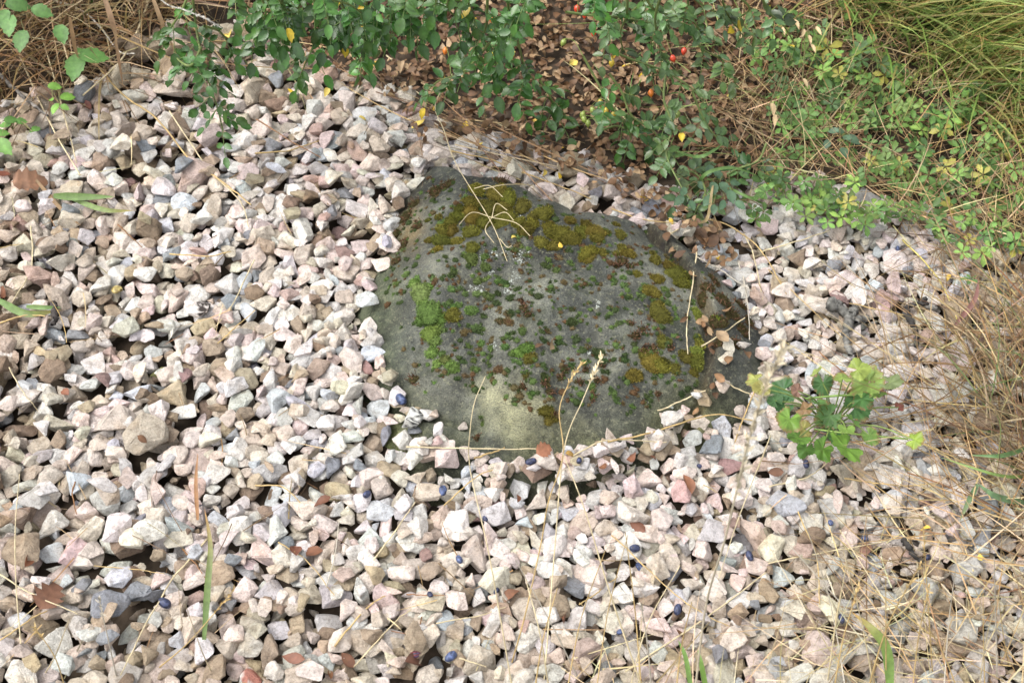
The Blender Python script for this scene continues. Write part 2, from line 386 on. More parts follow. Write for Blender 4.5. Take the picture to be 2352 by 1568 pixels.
TLEFT = [(-200, -200), (340, -200), (340, 110), (180, 215), (60, 235), (-200, 250)]
DIRT = [(105, 668, 26), (150, 935, 22), (45, 965, 18), (300, 190, 26)]
STN = []      # dict per stone
def region(u, v):
    e = max(sstep((260 - u) / 260) * .6, sstep((u - 2060) / 300), sstep((v - 1250) / 400) * .7, sstep((330 - v) / 200) * .7)
    e = max(e, sstep((u - 1250) / 700) * sstep((v - 1000) / 350) * .75)
    return float(e)
def size_px(u, v):
    s = 44 + 6 * sstep((900 - u) / 500) - 8 * sstep((u - 1250) / 500) - 6 * sstep((u - 2050) / 250) + 11 * sstep((v - 850) / 450) * sstep((1250 - u) / 500)
    return s
def footprint(R, pl, cx, cy, sc):
    n = pl[:, :3] @ R; d = pl[:, 3] * sc
    rad = sc * 1.25; i0 = max(int((cx - rad - X0) / RES), 0); i1 = min(int((cx + rad - X0) / RES) + 2, len(gx)); j0 = max(int((cy - rad - Y0) / RES), 0); j1 = min(int((cy + rad - Y0) / RES) + 2, len(gy))
    if i1 - i0 < 2 or j1 - j0 < 2: return None
    px = gx[i0:i1][None, :] - cx; py = gy[j0:j1][:, None] - cy
    top = np.full((j1 - j0, i1 - i0), 9.0); bot = np.full_like(top, -9.0)
    for a in range(len(n)):
        nz = n[a, 2]
        if abs(nz) < .04: continue
        q = (d[a] - n[a, 0] * px - n[a, 1] * py) / nz
        if nz > 0: np.minimum(top, q, out=top)
        else: np.maximum(bot, q, out=bot)
    return (slice(j0, j1), slice(i0, i1)), top, bot, top > bot
def rotm(tilt, yaw):
    a = rng.uniform(0, 2 * math.pi); t = rng.normal() * tilt
    return np.array(Matrix.Rotation(yaw, 3, 'Z') @ Matrix.Rotation(t, 3, Vector((math.cos(a), math.sin(a), 0)))).T   # row-vector form
def drop(cand, sc, cls, tilt=.38, protect=None, hand=False, var=None, yaw=None, col=None, sink=74, cap=None):
    vi = rng.integers(len(VAR)) if var is None else var
    R = rotm(tilt, rng.uniform(0, 2 * math.pi) if yaw is None else yaw); best = None
    for (cx, cy) in cand:
        fp = footprint(R, VAR[vi][2], cx, cy, sc)
        if fp is None: continue
        sl, top, bot, m = fp
        if m.sum() < 4: continue
        if protect is not None and np.mean(np.isin(IDM[sl][m], protect) if isinstance(protect, list) else protect[IDM[sl][m]]) > .05: continue
        z = np.percentile((H[sl] - bot)[m], sink)
        if best is None or z < best[0]: best = (z, cx, cy, sl, top, m)
    if best is None: return None
    z, cx, cy, sl, top, m = best
    if cap is not None and z > cap + .010 * noise(cx * 9, cy * 9): return None
    newz = np.where(m, top + z, -9); k = newz > H[sl]
    H[sl] = np.where(k, newz, H[sl]); IDM[sl] = np.where(k, len(STN), IDM[sl])
    c = np.array(CLS[cls] if col is None else col) * (1 + .08 * rng.normal()) * (1 + .025 * rng.normal(size=3))
    if not hand: uu, vv = project(cx, cy, 0.0); e_ = region(uu, vv); c = c * (1 - e_ * np.array([.16, .20, .27]))       # earth-stained stones in the outer, older gravel
    STN.append(dict(v=vi, R=R, p=(cx, cy, z), sc=sc, cls=cls, col=c, hand=hand)); return STN[-1]
def on_rock(x, y):
    i = min(max(int((x - X0) / RES), 0), len(gx) - 1); j = min(max(int((y - Y0) / RES), 0), len(gy) - 1)
    return bz[j, i] > .003 and bs[j, i] < 1.0
def gravel_ok(x, y, strict=True):
    u, v = project(x, y, 0.0)
    if bool(inpoly(u, v, BOARD)) or bool(inpoly(u, v, TLEFT)): return False
    if strict:
        if on_rock(x, y): return False
        for (a, b, r) in DIRT:
            if math.hypot(u - a, (v - b)) < r and rng.random() < .8: return False
    return True
def rand_pt():
    while True:
        x = rng.uniform(-1.25, 1.25); y = rng.uniform(.58, 2.35)
        u, v = project(x, y, 0.0)
        if -260 < u < 2610 and v < 1800 and gravel_ok(x, y): return x, y, u, v
# lower layer
for i in range(3900):
    x, y, u, v = rand_pt(); e = region(u, v)
    s = size_px(u, v) * rng.lognormal(-.12, .26) * mpp((x, y, 0)) / 2
    drop([(x, y)], s, KEYS[rng.choice(len(KEYS), p=W_BASE)], .3)
for i in range(500):
    c = [rand_pt()[:2] for _ in range(2)]
    drop(c, rng.uniform(.005, .009), KEYS[rng.choice(len(KEYS), p=W_BASE)], .6)
# stones recognised one by one in the photograph: u, v, width px, height px, colour
HAND = [
 (173,752,52,40,'slate grey'),(227,651,58,46,'white'),(263,616,46,64,'white'),(288,584,46,50,'bluish white'),(27,619,56,52,'olive'),(145,609,62,42,'cream'),(210,812,68,50,'white'),(337,990,84,96,'beige'),
 (413,926,64,56,'white'),(530,973,46,46,'slate grey'),(483,943,40,46,'bluish white'),(117,839,50,60,'brown'),(480,779,52,50,'tan'),(290,749,62,48,'cream'),(250,694,44,46,'tan'),(462,723,58,36,'ochre'),
 (357,819,46,46,'olive'),(307,869,56,50,'bluish white'),(397,877,82,38,'ochre'),(213,900,70,58,'beige'),(457,879,50,32,'bluish white'),(53,852,44,46,'bluish white'),(93,966,36,50,'white'),(33,956,74,60,'brown'),
 (123,949,70,56,'beige'),(440,959,60,48,'pale pink'),(363,936,38,62,'pale pink'),(337,641,68,42,'pale pink'),(333,759,40,38,'white'),(368,761,36,34,'white'),(497,586,36,40,'white'),(447,689,56,46,'white'),
 (143,270,62,34,'cream'),(462,280,46,50,'pale grey'),(320,237,40,52,'cream'),(348,243,32,62,'pale grey'),(288,385,48,28,'maroon'),(370,423,58,52,'white'),(323,425,54,56,'pale pink'),(415,348,52,46,'cream'),
 (510,375,42,36,'slate grey'),(108,433,28,26,'slate grey'),(283,353,62,42,'cream'),(781,188,46,33,'white'),(638,180,42,52,'slate grey'),(843,245,56,42,'pale grey'),(863,272,46,42,'pale grey'),(768,280,38,32,'bluish white'),
 (683,363,42,34,'white'),(726,367,46,42,'pale grey'),(1035,288,46,36,'bluish white'),(621,323,40,46,'slate grey'),(633,378,50,28,'bluish white'),(636,408,32,30,'salmon pink'),(718,397,42,26,'salmon pink'),(871,423,36,40,'white'),
 (818,463,58,52,'white'),(886,463,32,62,'pale pink'),(778,503,44,40,'maroon'),(901,517,44,46,'white'),(960,420,46,40,'white'),(708,453,42,34,'white'),(827,538,42,56,'pale pink'),(891,572,32,36,'bluish white'),(875,603,48,36,'pale pink'),
 (848,650,44,42,'pale pink'),(845,692,50,44,'bluish white'),(841,734,48,42,'white'),(861,774,54,32,'pale grey'),(861,803,56,32,'bluish white'),(913,897,40,48,'white'),(874,914,54,42,'bluish white'),(843,884,58,56,'pale pink'),
 (944,957,58,40,'white'),(895,946,48,38,'pale pink'),(986,1013,40,42,'white'),(922,996,38,48,'white'),(858,1024,48,46,'white'),(884,983,32,58,'slate grey'),(1029,1052,54,40,'pale pink'),(1257,1060,68,42,'cream'),
 (1193,1108,42,52,'pale grey'),(1491,1085,66,42,'pale pink'),(1431,1285,56,72,'white'),(1706,1168,44,46,'white'),(1643,1122,52,62,'pale pink'),(1463,1468,64,68,'cream'),(1589,1312,50,34,'cream'),(1586,1185,24,32,'salmon pink'),
 (1473,1378,68,46,'pale pink'),(1318,1358,46,44,'pale grey'),(1534,1375,50,46,'pale pink'),(788,1318,50,50,'salmon pink'),(976,1263,36,40,'maroon'),(618,1338,68,62,'pale grey'),(921,1302,62,52,'pale pink'),(615,1112,62,42,'bluish white'),
 (726,1102,42,78,'white'),(776,1105,68,38,'ochre'),(835,1188,48,48,'white'),(1036,1108,54,42,'cream'),(790,1172,42,42,'cream'),(773,1358,38,44,'white'),(738,1397,62,52,'pale grey'),(635,1422,58,52,'pale grey'),(713,1463,54,44,'pale grey'),
 (778,1450,58,74,'cream'),(1048,1372,58,50,'pale pink'),(1013,1175,40,58,'salmon pink'),(1135,1165,78,58,'pale grey'),(995,1492,44,52,'slate grey'),(716,1542,62,42,'cream'),(825,1495,58,46,'cream'),(1051,1545,52,38,'white'),
 (177,1100,54,58,'bluish white'),(112,1248,64,42,'bluish white'),(238,1127,74,42,'pale grey'),(223,1085,58,52,'cream'),(248,1215,66,48,'white'),(287,1222,74,54,'white'),(343,1232,70,62,'white'),(253,1387,88,66,'slate grey'),
 (272,1318,64,42,'bluish white'),(117,1450,86,64,'white'),(260,1275,72,34,'white'),(360,1285,62,38,'pale grey'),(88,1322,44,44,'white'),(177,1305,44,38,'white'),(508,1400,62,74,'pale pink'),(547,1325,72,50,'pale pink'),
 (540,1138,60,60,'white'),(490,1167,48,44,'bluish white'),(440,1340,56,38,'salmon pink'),(350,1355,48,44,'slate grey'),(255,1475,50,40,'slate grey'),(457,1482,52,62,'white'),(560,1525,62,72,'white'),(318,1393,42,50,'white'),
 (202,1465,58,40,'white'),(110,1138,58,52,'white'),(388,1088,54,40,'white'),(143,1518,54,40,'pale grey'),(185,1338,48,32,'slate grey'),(33,1395,60,58,'bluish white'),(2019,1263,40,52,'bluish white'),(1804,1292,46,56,'bluish white'),
 (1971,1125,28,34,'white'),(1942,1113,32,42,'salmon pink'),(2081,1205,34,40,'bluish white'),(2087,1322,44,44,'cream'),(2079,1422,46,58,'pale grey'),(2331,1212,50,46,'beige'),(2311,1295,38,36,'pale grey'),(1854,1450,36,36,'white'),
 (2007,1360,48,34,'cream'),(2254,1328,42,28,'white'),(2054,1452,48,40,'pale grey'),(2169,1502,42,42,'pale grey'),(2057,741,54,34,'white'),(1921,753,38,36,'white'),(2034,753,30,30,'white'),(1927,593,44,28,'slate grey'),
 (1812,546,34,42,'white'),(1826,603,32,48,'white'),(1787,606,48,28,'pale grey'),(1971,553,38,32,'white'),(2011,586,34,46,'white'),(1986,596,32,38,'pale grey'),(2017,626,30,44,'bluish white'),(1831,636,32,32,'slate grey'),
 (1857,703,36,34,'white'),(2071,686,38,38,'slate grey'),(1987,706,36,30,'white'),(1844,763,44,28,'pale grey'),(1760,529,32,44,'white'),(1767,562,50,34,'white'),(1681,503,28,38,'pale grey'),(1671,531,38,28,'white'),(1686,555,44,34,'bluish white'),
 (1720,561,40,38,'pale grey'),(1728,584,34,38,'cream'),(1624,535,26,30,'white'),(1402,427,34,28,'white'),(1410,445,38,32,'pale pink'),(1362,455,32,28,'white'),(1448,414,48,28,'pale pink'),(1598,924,32,34,'white'),(1702,808,36,32,'white'),
 (1655,905,36,44,'beige'),(1660,952,36,62,'bluish white'),(1595,988,44,46,'pale grey'),(1540,984,52,38,'pale pink'),(1548,962,50,30,'white'),(1442,1000,34,38,'pale pink'),(1665,822,32,40,'cream'),(1232,372,46,34,'white'),(1198,362,34,50,'cream'),
 (1295,318,28,26,'white'),(1333,350,40,28,'slate grey'),(1345,378,26,26,'white'),(1304,345,34,28,'white'),(1660,850,30,44,'cream')]
SPECIAL = {(337,990): 'triangular', (447,689): 'stained', (944,957): 'speckled', (357,819): 'mossy', (560,1525): 'patched', (986,1013): 'speckled', (288,584): '', }
NHAND0 = len(STN)
elong = [i for i in range(56) if i % 7 == 3]; flat = [i for i in range(56) if i % 7 == 5]; chunky = [i for i in range(56) if i % 7 not in (3, 5)]
HOBJ = {}
for (u, v, wd, hp, cl) in HAND:
    p = at(u, v, 0.018); k = mpp(p); big, sm = max(wd, hp), min(wd, hp)
    var = int(rng.choice(elong if sm / big < .62 else (chunky + flat[:3])))
    yaw = (0 if wd >= hp else math.pi / 2) + rng.normal() * .3
    st = drop([(p[0], p[1])], big * k / 2 * 1.06, cl, .2, None, True, var, yaw, sink=66)
    if st: HOBJ[(u, v)] = st; st['px'] = (u, v)
prot = np.zeros(20000, bool); prot[NHAND0:len(STN)] = True
# stones leaning against the boulder's foot
rim = np.argwhere((bz < .004) & (bz > -.02) & (bs < 1.03) & (bs > .6))
for i in range(260):
    j_, i_ = rim[rng.integers(len(rim))]; x, y = gx[i_], gy[j_]
    if not gravel_ok(x, y, False): continue
    u, v = project(x, y, 0.0)
    drop([(x, y)], size_px(u, v) * rng.lognormal(-.15, .22) * mpp((x, y, 0)) / 2, KEYS[rng.choice(len(KEYS), p=W_MID)], .35, prot, cap=.04)
# upper fill
for i in range(6000):
    c = [rand_pt() for _ in range(6)]
    u0, v0 = c[0][2], c[0][3]; e = region(u0, v0)
    p = W_MID * (1 - e) + W_EDGE * e
    c2 = [(a, b) for a, b, u, v in c if abs(region(u, v) - e) < .3]
    s = size_px(u0, v0) * rng.lognormal(0, .20) * mpp((c[0][0], c[0][1], 0)) / 2
    drop(c2, s, KEYS[rng.choice(len(KEYS), p=p)], .27, prot, sink=60, cap=.007)
# last bare patches between stones
GM = np.zeros(H.shape, bool); _s2 = np.s_[::3, ::3]
GM[_s2] = (PU[_s2] > -150) & (PU[_s2] < 2500) & (PV[_s2] < 1720) & (PV[_s2] > -150) & ~inpoly(PU[_s2], PV[_s2], BOARD) & ~inpoly(PU[_s2], PV[_s2], TLEFT) & ((bs[_s2] > 1.0) | (bz[_s2] < .0))
for (a, b, r) in DIRT: GM &= ~(np.hypot(PU - a, PV - b) < r * .8)
for i in range(2200):
    if i % 60 == 0: free = np.argwhere(GM & (IDM < 0))
    if len(free) == 0: break
    j, k = free[rng.integers(len(free))]
    if IDM[j, k] >= 0: continue
    x, y = gx[k] + rng.normal() * .003, gy[j] + rng.normal() * .003; u, v = PU[j, k], PV[j, k]; e = region(u, v)
    drop([(x, y)], size_px(u, v) * rng.lognormal(-.18, .2) * mpp((x, y, 0)) / 2, KEYS[rng.choice(len(KEYS), p=W_EDGE if rng.random() < .5 else W_MID)], .3, prot, sink=66, cap=.02)
for i in range(900):
    if i % 60 == 0: free = np.argwhere(GM & (H < -.020) & (IDM < 20000))
    if len(free) == 0: break
    j, k = free[rng.integers(len(free))]; u, v = PU[j, k], PV[j, k]
    drop([(gx[k], gy[j])], size_px(u, v) * rng.uniform(.45, .8) * mpp((gx[k], gy[j], 0)) / 2, KEYS[rng.choice(len(KEYS), p=W_BASE)], .4, prot, sink=60)
def hit(u, v, lift=0.0):
    d = ray(u, v); t = (0.22 - CAMZ) / d[2]
    for _ in range(400):
        x, y, z = d[0] * t, d[1] * t, CAMZ + d[2] * t
        i = min(max(int((x - X0) / RES), 0), len(gx) - 1); j = min(max(int((y - Y0) / RES), 0), len(gy) - 1)
        if z <= H[j, i]: break
        t += .0015
    return np.array([x, y, H[j, i] + lift])
def hz(x, y):
    i = np.clip(((np.asarray(x) - X0) / RES).astype(int), 0, len(gx) - 1); j = np.clip(((np.asarray(y) - Y0) / RES).astype(int), 0, len(gy) - 1)
    return H[j, i]
vis = np.bincount(IDM[(IDM >= 0) & (PU > 0) & (PU < 2352) & (PV > 0) & (PV < 1568)], minlength=len(STN))
alln = np.bincount(IDM[IDM >= 0], minlength=len(STN))
score = np.array([vis[i] / (mpp(STN[i]['p']) ** 2) for i in range(len(STN))])
for i, s in enumerate(STN):
    if s['hand'] and vis[i] > 5: score[i] *= 4
chosen = set(np.argsort(-score)[:300].tolist())
def stone_verts(s):
    V, F, pl = VAR[s['v']]; X = V @ s['R'] * s['sc'] + np.array(s['p']); 
    c = np.tile(s['col'], (len(V), 1))
    px = s.get('px'); r = np.random.default_rng(int(abs(s['p'][0]) * 1e5))
    kind = SPECIAL.get(px, '')
    if kind == 'stained': c[(V[:, 0] > .05) & (V[:, 1] < .3) & (r.random(len(V)) < .75)] = (.05, .04, .035)
    if kind == 'speckled': c[r.random(len(V)) < .22] = (.06, .06, .06)
    if kind == 'mossy': c[V[:, 2] > .1] = (.22, .22, .08)
    if kind == 'patched': c[(np.abs(V[:, 0]) < .55) & (V[:, 1] < .35)] = (.50, .22, .17)
    return X, F, c
SOBJ = []
big = MB()
for i, s in enumerate(STN):
    if alln[i] < 3: continue
    X, F, c = stone_verts(s)
    if i in chosen:
        m = MB(); m.add(X, f3=F, col=c); o = link("gravel_stone", m.mesh("gravel_stone", M_STONE, s['p'], False), None, s['p'])
        o['category'] = "stone"; o['group'] = "individual stones of the pale crushed gravel"; SOBJ.append((o, s)); s['obj'] = o
    else: big.add(X, f3=F, col=c)
link("gravel", big.mesh("gravel", M_STONE, smooth=False), kind="stuff")
print("stones", len(STN), "gravel tris", sum(len(a) for a in big.f3))

# ------------------------------------------------------------------ landmarks and labels
LM = [("boulder", 1270, 740), ("triangular beige stone", 337, 990), ("black stained stone", 447, 689), ("snail shell", 270, 673), ("moss green stone", 357, 819), ("curled brown leaf", 85, 463), ("torn brown leaf", 120, 1378),
      ("brick red stone", 976, 1263), ("flat salmon stone", 788, 1318), ("red patched stone", 560, 1525), ("big slate stone", 253, 1387), ("black speckled stone", 944, 957), ("deep maroon stone", 778, 503), ("avens plant", 1900, 950),
      ("forked lichen twig", 1940, 770), ("bent black twig", 2090, 730), ("short black twig", 2090, 1280), ("bright white slab", 2057, 741), ("dark slate wedge", 1927, 593), ("dull maroon stone", 288, 385), ("broad green blade", 2020, 1470),
      ("rusty green blade", 478, 1330), ("orange rose hip", 1495, 215), ("hanging rose shoot", 500, 250), ("hollow blue berry", 1721, 1278), ("large blue berry", 922, 925), ("yellow rose leaf", 530, 105), ("long pale lump", 726, 1102),
      ("bluish white block", 177, 1100), ("brown leaf on stone", 1250, 1045), ("tall seed stalk", 1640, 1320), ("cinquefoil patch", 2100, 380), ("trailing grass tuft", 2200, 1120), ("crossing straw", 1140, 510), ("tan dagger blade", 150, 705), ("red hip cluster", 1338, 25), ("green hip cluster", 1345, 275), ("boulder's far tip", 1020, 388), ("lone yellow hip", 1409, 264), ("yellow cinquefoil leaf", 1901, 110), ("orange fallen hip", 861, 122), ("drooping hip", 1294, 98)]
LMW = [(n, at(u, v, 0.02)[:2]) for n, u, v in LM]
ORD = "first second third fourth fifth sixth seventh eighth ninth tenth eleventh twelfth thirteenth fourteenth fifteenth sixteenth seventeenth eighteenth nineteenth twentieth".split()
USED = set()
def auto_label(p, noun, pool, limit=12, most=16):
    """rank the thing among its like (pool: n x 2 positions) along a line from one landmark to another"""
    p = np.asarray(p)[:2]; dl = sorted(LMW, key=lambda q: np.hypot(*(q[1] - p))); best = None
    for an, A in dl[:limit]:
        d = p - A; L = np.hypot(*d)
        if L < .02: continue
        for bn, B in LMW:
            if bn == an: continue
            e = B - A; E = np.hypot(*e)
            if E < L * .9: continue
            ca = (d @ e) / (L * E)
            if ca < math.cos(.40): continue
            q = pool - A; ql = np.hypot(q[:, 0], q[:, 1]) + 1e-9; cone = (q @ e) / (ql * E) > math.cos(.40)
            rk = int(np.sum(cone & (ql < L - 1e-6)))
            if rk >= len(ORD): continue
            lab = f"{ORD[rk]} {noun} from the {an} towards the {bn}"
            if lab in USED or len(lab.split()) > most: continue
            cost = rk + L * 1.2
            if best is None or cost < best[0]: best = (cost, lab)
    if best is None:
        an, A = dl[0]; bn = dl[1][0]; lab = f"{noun} between the {an} and the {bn}"; k = 0
        while lab in USED and k < 30: bn = dl[2 + k % 8][0]; an = dl[k // 8][0]; lab = f"{noun} between the {an} and the {bn}"; k += 1
    else: lab = best[1]
    USED.add(lab); return lab
SLAB = {(337,990): "large triangular beige stone with a sharp tip among white gravel", (447,689): "white stone with black stains on its corner", (944,957): "black speckled white stone at the foot of the boulder",
        (357,819): "stone with a moss green top among white gravel", (976,1263): "small brick red stone with square faces in pale gravel", (788,1318): "flat salmon pink stone with sharp corners", (560,1525): "white stone with a red patch on its face",
        (253,1387): "big bluish slate grey stone, broadest among the gravel", (778,503): "deep maroon stone between white stones uphill of the boulder", (288,385): "dull maroon stone near the dead grass", (2057,741): "bright white slab beside the bent black twig",
        (1927,593): "dark slate wedge lying below the cinquefoil patch", (726,1102): "long pale lump of stone lying lengthwise below the boulder", (177,1100): "bluish white block with a straight top edge", (986,1013): "lichen spotted white stone under the boulder's lower edge",
        (1598,924): "white stone lying alone on the boulder's lower ledge"}
pools = {}
for i, s in enumerate(STN):
    if vis[i] > 8: pools.setdefault(s['cls'], []).append(s['p'][:2])
pools = {k: np.array(v) for k, v in pools.items()}
for o, s in SOBJ:
    px = s.get('px')
    o['label'] = SLAB[px] if px in SLAB else auto_label(s['p'], s['cls'] + " stone", pools[s['cls']])

# ------------------------------------------------------------------ moss on the boulder
def bhit(u, v):
    d = ray(u, v); t = (0.16 - CAMZ) / d[2]
    for _ in range(300):
        x, y, z = d[0] * t, d[1] * t, CAMZ + d[2] * t
        b = float(boulder_z(np.array(x), np.array(y))[0])
        if z <= b: break
        t += .002
    return np.array([x, y, b])
def bhit_many(U, Vv):
    U = np.asarray(U, float); Vv = np.asarray(Vv, float)
    dx = (U - 1176) / 2352 * SENS / FOC; dy = (784 - Vv) / 2352 * SENS / FOC
    D = np.stack([dx, CP + dy * SP, -SP + dy * CP], -1); t = (0.16 - CAMZ) / D[:, 2]; act = np.ones(len(U), bool)
    for _ in range(220):
        P = D * t[:, None] + np.array([0, 0, CAMZ]); b = boulder_z(P[:, 0], P[:, 1])[0]; act &= P[:, 2] > b
        if not act.any(): break
        t = np.where(act, t + .0015, t)
    P = D * t[:, None] + np.array([0, 0, CAMZ]); P[:, 2] = boulder_z(P[:, 0], P[:, 1])[0]; return P
def bnorm(P):
    e = .006; zx = boulder_z(P[:, 0] + e, P[:, 1])[0] - boulder_z(P[:, 0] - e, P[:, 1])[0]; zy = boulder_z(P[:, 0], P[:, 1] + e)[0] - boulder_z(P[:, 0], P[:, 1] - e)[0]
    n = np.stack([-zx / 2 / e, -zy / 2 / e, np.ones(len(P))], -1); return n / np.linalg.norm(n, axis=1, keepdims=True)
OLIVE, BRIGHT, GREEN, DARK, BROWN, YGRN = (.098, .090, .018), (.100, .150, .038), (.075, .115, .035), (.042, .062, .022), (.095, .072, .034), (.14, .16, .03)
MC = []
def C(ou, ov, k, lst, col):
    for (a, b, r) in lst: MC.append((ou + a * k, ov + b * k, r * k * .5, col))
q = .2604
C(816.7, 340.3, q, [(1080,372,110),(1250,400,130),(1340,440,120),(1300,530,150),(1190,535,120),(1310,630,150),(1030,600,130),(1000,490,105),(1110,500,100),(1480,520,115),(1580,600,100),(1560,665,85),(1440,660,90),(1500,730,105),(1140,650,110),(900,600,90),
  (840,650,80),(920,540,80),(730,610,55),(640,640,45),(770,730,90),(850,730,90),(1020,740,115),(755,830,115),(730,890,60),(900,830,90),(650,820,60),(1030,880,85),(690,910,45),(1660,580,130),(1700,700,80),(1720,745,100),(1800,760,120),(1860,800,100),
  (1640,840,95),(1700,870,75),(1750,870,85),(1900,640,60),(2050,930,130),(2040,700,100),(1950,790,60),(860,1480,105)], OLIVE)
C(816.7, 340.3, q, [(580,1290,140),(640,1240,65),(650,1450,170),(590,1520,90),(700,1520,90),(520,1200,75),(1020,980,85)], BRIGHT)
C(816.7, 340.3, q, [(790,965,40),(1145,1055,75),(1150,965,45),(865,1100,50),(680,1150,55),(835,1130,38),(360,1200,52),(790,1390,46),(910,1390,55),(725,1380,45),(865,1400,50),(960,1290,46),(920,1240,40),(850,1250,60),(1080,1175,70),(1155,1160,60),
  (1070,1290,55),(1180,1320,62),(1460,870,46),(1400,905,60),(1500,950,50),(1025,1435,85),(1770,1085,50),(1910,1030,34),(1240,1135,30),(450,1120,60),(540,1150,40)], GREEN)
C(816.7, 340.3, q, [(1300,1195,82),(1360,1325,58),(1610,1310,62),(1720,1250,40),(2030,1200,40),(1700,1050,45),(1660,1030,40),(1440,1240,45),(1360,1470,66),(1270,1530,55),(1910,1530,62),(1265,1075,30),(1240,1370,55)], DARK)
C(816.7, 680.6, q, [(600,30,100),(660,340,120),(700,300,90),(670,500,75),(700,390,90),(790,560,65),(820,590,65),(870,630,75),(720,600,60),(1450,500,85),(1510,470,95),(640,120,130),(740,200,80)], BRIGHT)
C(816.7, 680.6, q, [(760,510,55),(810,680,38),(1035,640,46),(1070,650,48),(1195,690,42),(1020,130,85),(1060,280,65),(1115,290,46),(775,300,52),(1000,440,60),(1110,420,50),(1195,460,58),(1380,515,54),(1395,575,54),(1445,585,46),(1345,355,46),
  (1470,310,62),(1320,450,56),(695,770,45),(620,850,25),(1100,1070,30),(1115,1130,50),(1560,860,55)], GREEN)
C(816.7, 680.6, q, [(1540,550,80),(1680,1020,90),(1700,1110,60),(1760,1075,55),(1500,700,40)], OLIVE)
C(816.7, 680.6, q, [(960,320,56),(1085,470,52),(1210,390,75),(1270,230,60),(1350,230,72),(1340,165,60),(1260,650,75),(1400,810,55),(1450,875,50),(960,700,36)], BROWN)
C(816.7, 680.6, q, [(1900,230,66),(1680,285,38),(1665,395,46),(1790,410,58),(1410,915,46),(1660,700,50),(1850,660,50),(1950,390,60)], DARK)
C(1293.1, 381.1, q, [(270,580,160),(170,590,90),(300,640,90),(505,605,75),(470,520,46),(385,590,60),(215,800,125),(345,770,75),(80,640,115),(60,490,66),(530,730,72),(470,780,60),(580,780,90),(815,835,72),(790,770,48),(650,960,64),(830,1000,105),
  (780,1110,115),(855,1320,140),(840,1230,75),(1000,950,190),(940,900,110),(1040,1040,110)], OLIVE)
C(1293.1, 381.1, q, [(895,1090,55),(530,990,52),(585,1155,46),(205,1040,38),(440,1010,42),(540,1060,58),(700,1150,58),(790,1190,48),(920,1210,55),(985,1260,36),(935,1370,62),(720,1060,50),(690,1090,40),(1000,1350,40)], GREEN)
C(1293.1, 680.6, q, [(780,580,140),(850,620,115),(890,590,70),(730,520,80),(625,700,105),(1085,540,95),(980,640,80),(890,410,85),(870,370,50),(1180,590,100),(1150,680,60)], OLIVE)
C(1293.1, 680.6, q, [(1180,490,80),(1205,430,80),(1190,380,60),(1200,190,75),(1340,200,60),(1170,140,60)], YGRN)
C(1293.1, 680.6, q, [(80,235,62),(310,500,90),(345,580,70),(540,560,60),(500,240,50),(630,430,46),(1100,820,50),(740,890,50),(430,830,50),(470,920,45)], DARK)
PMASK = [(900, 480), (1000, 440), (1150, 425), (1300, 470), (1500, 530), (1590, 620), (1610, 760), (1600, 900), (1450, 950), (1250, 960), (1050, 880), (930, 830), (900, 650)]
nh = len(MC)
while len(MC) < 300:
    u, v = rng.uniform(900, 1620), rng.uniform(430, 960)
    if not inpoly(u, v, PMASK): continue
    if rng.random() > .35 + .65 * (noise(u / 60, v / 60) > .0): continue
    MC.append((u, v, rng.uniform(3.2, 6.5), [DARK, GREEN, DARK, BROWN, GREEN][rng.integers(5)]))
MC = MC[:300]
MPt = bhit_many([m[0] for m in MC], [m[1] for m in MC]); MNr = bnorm(MPt)
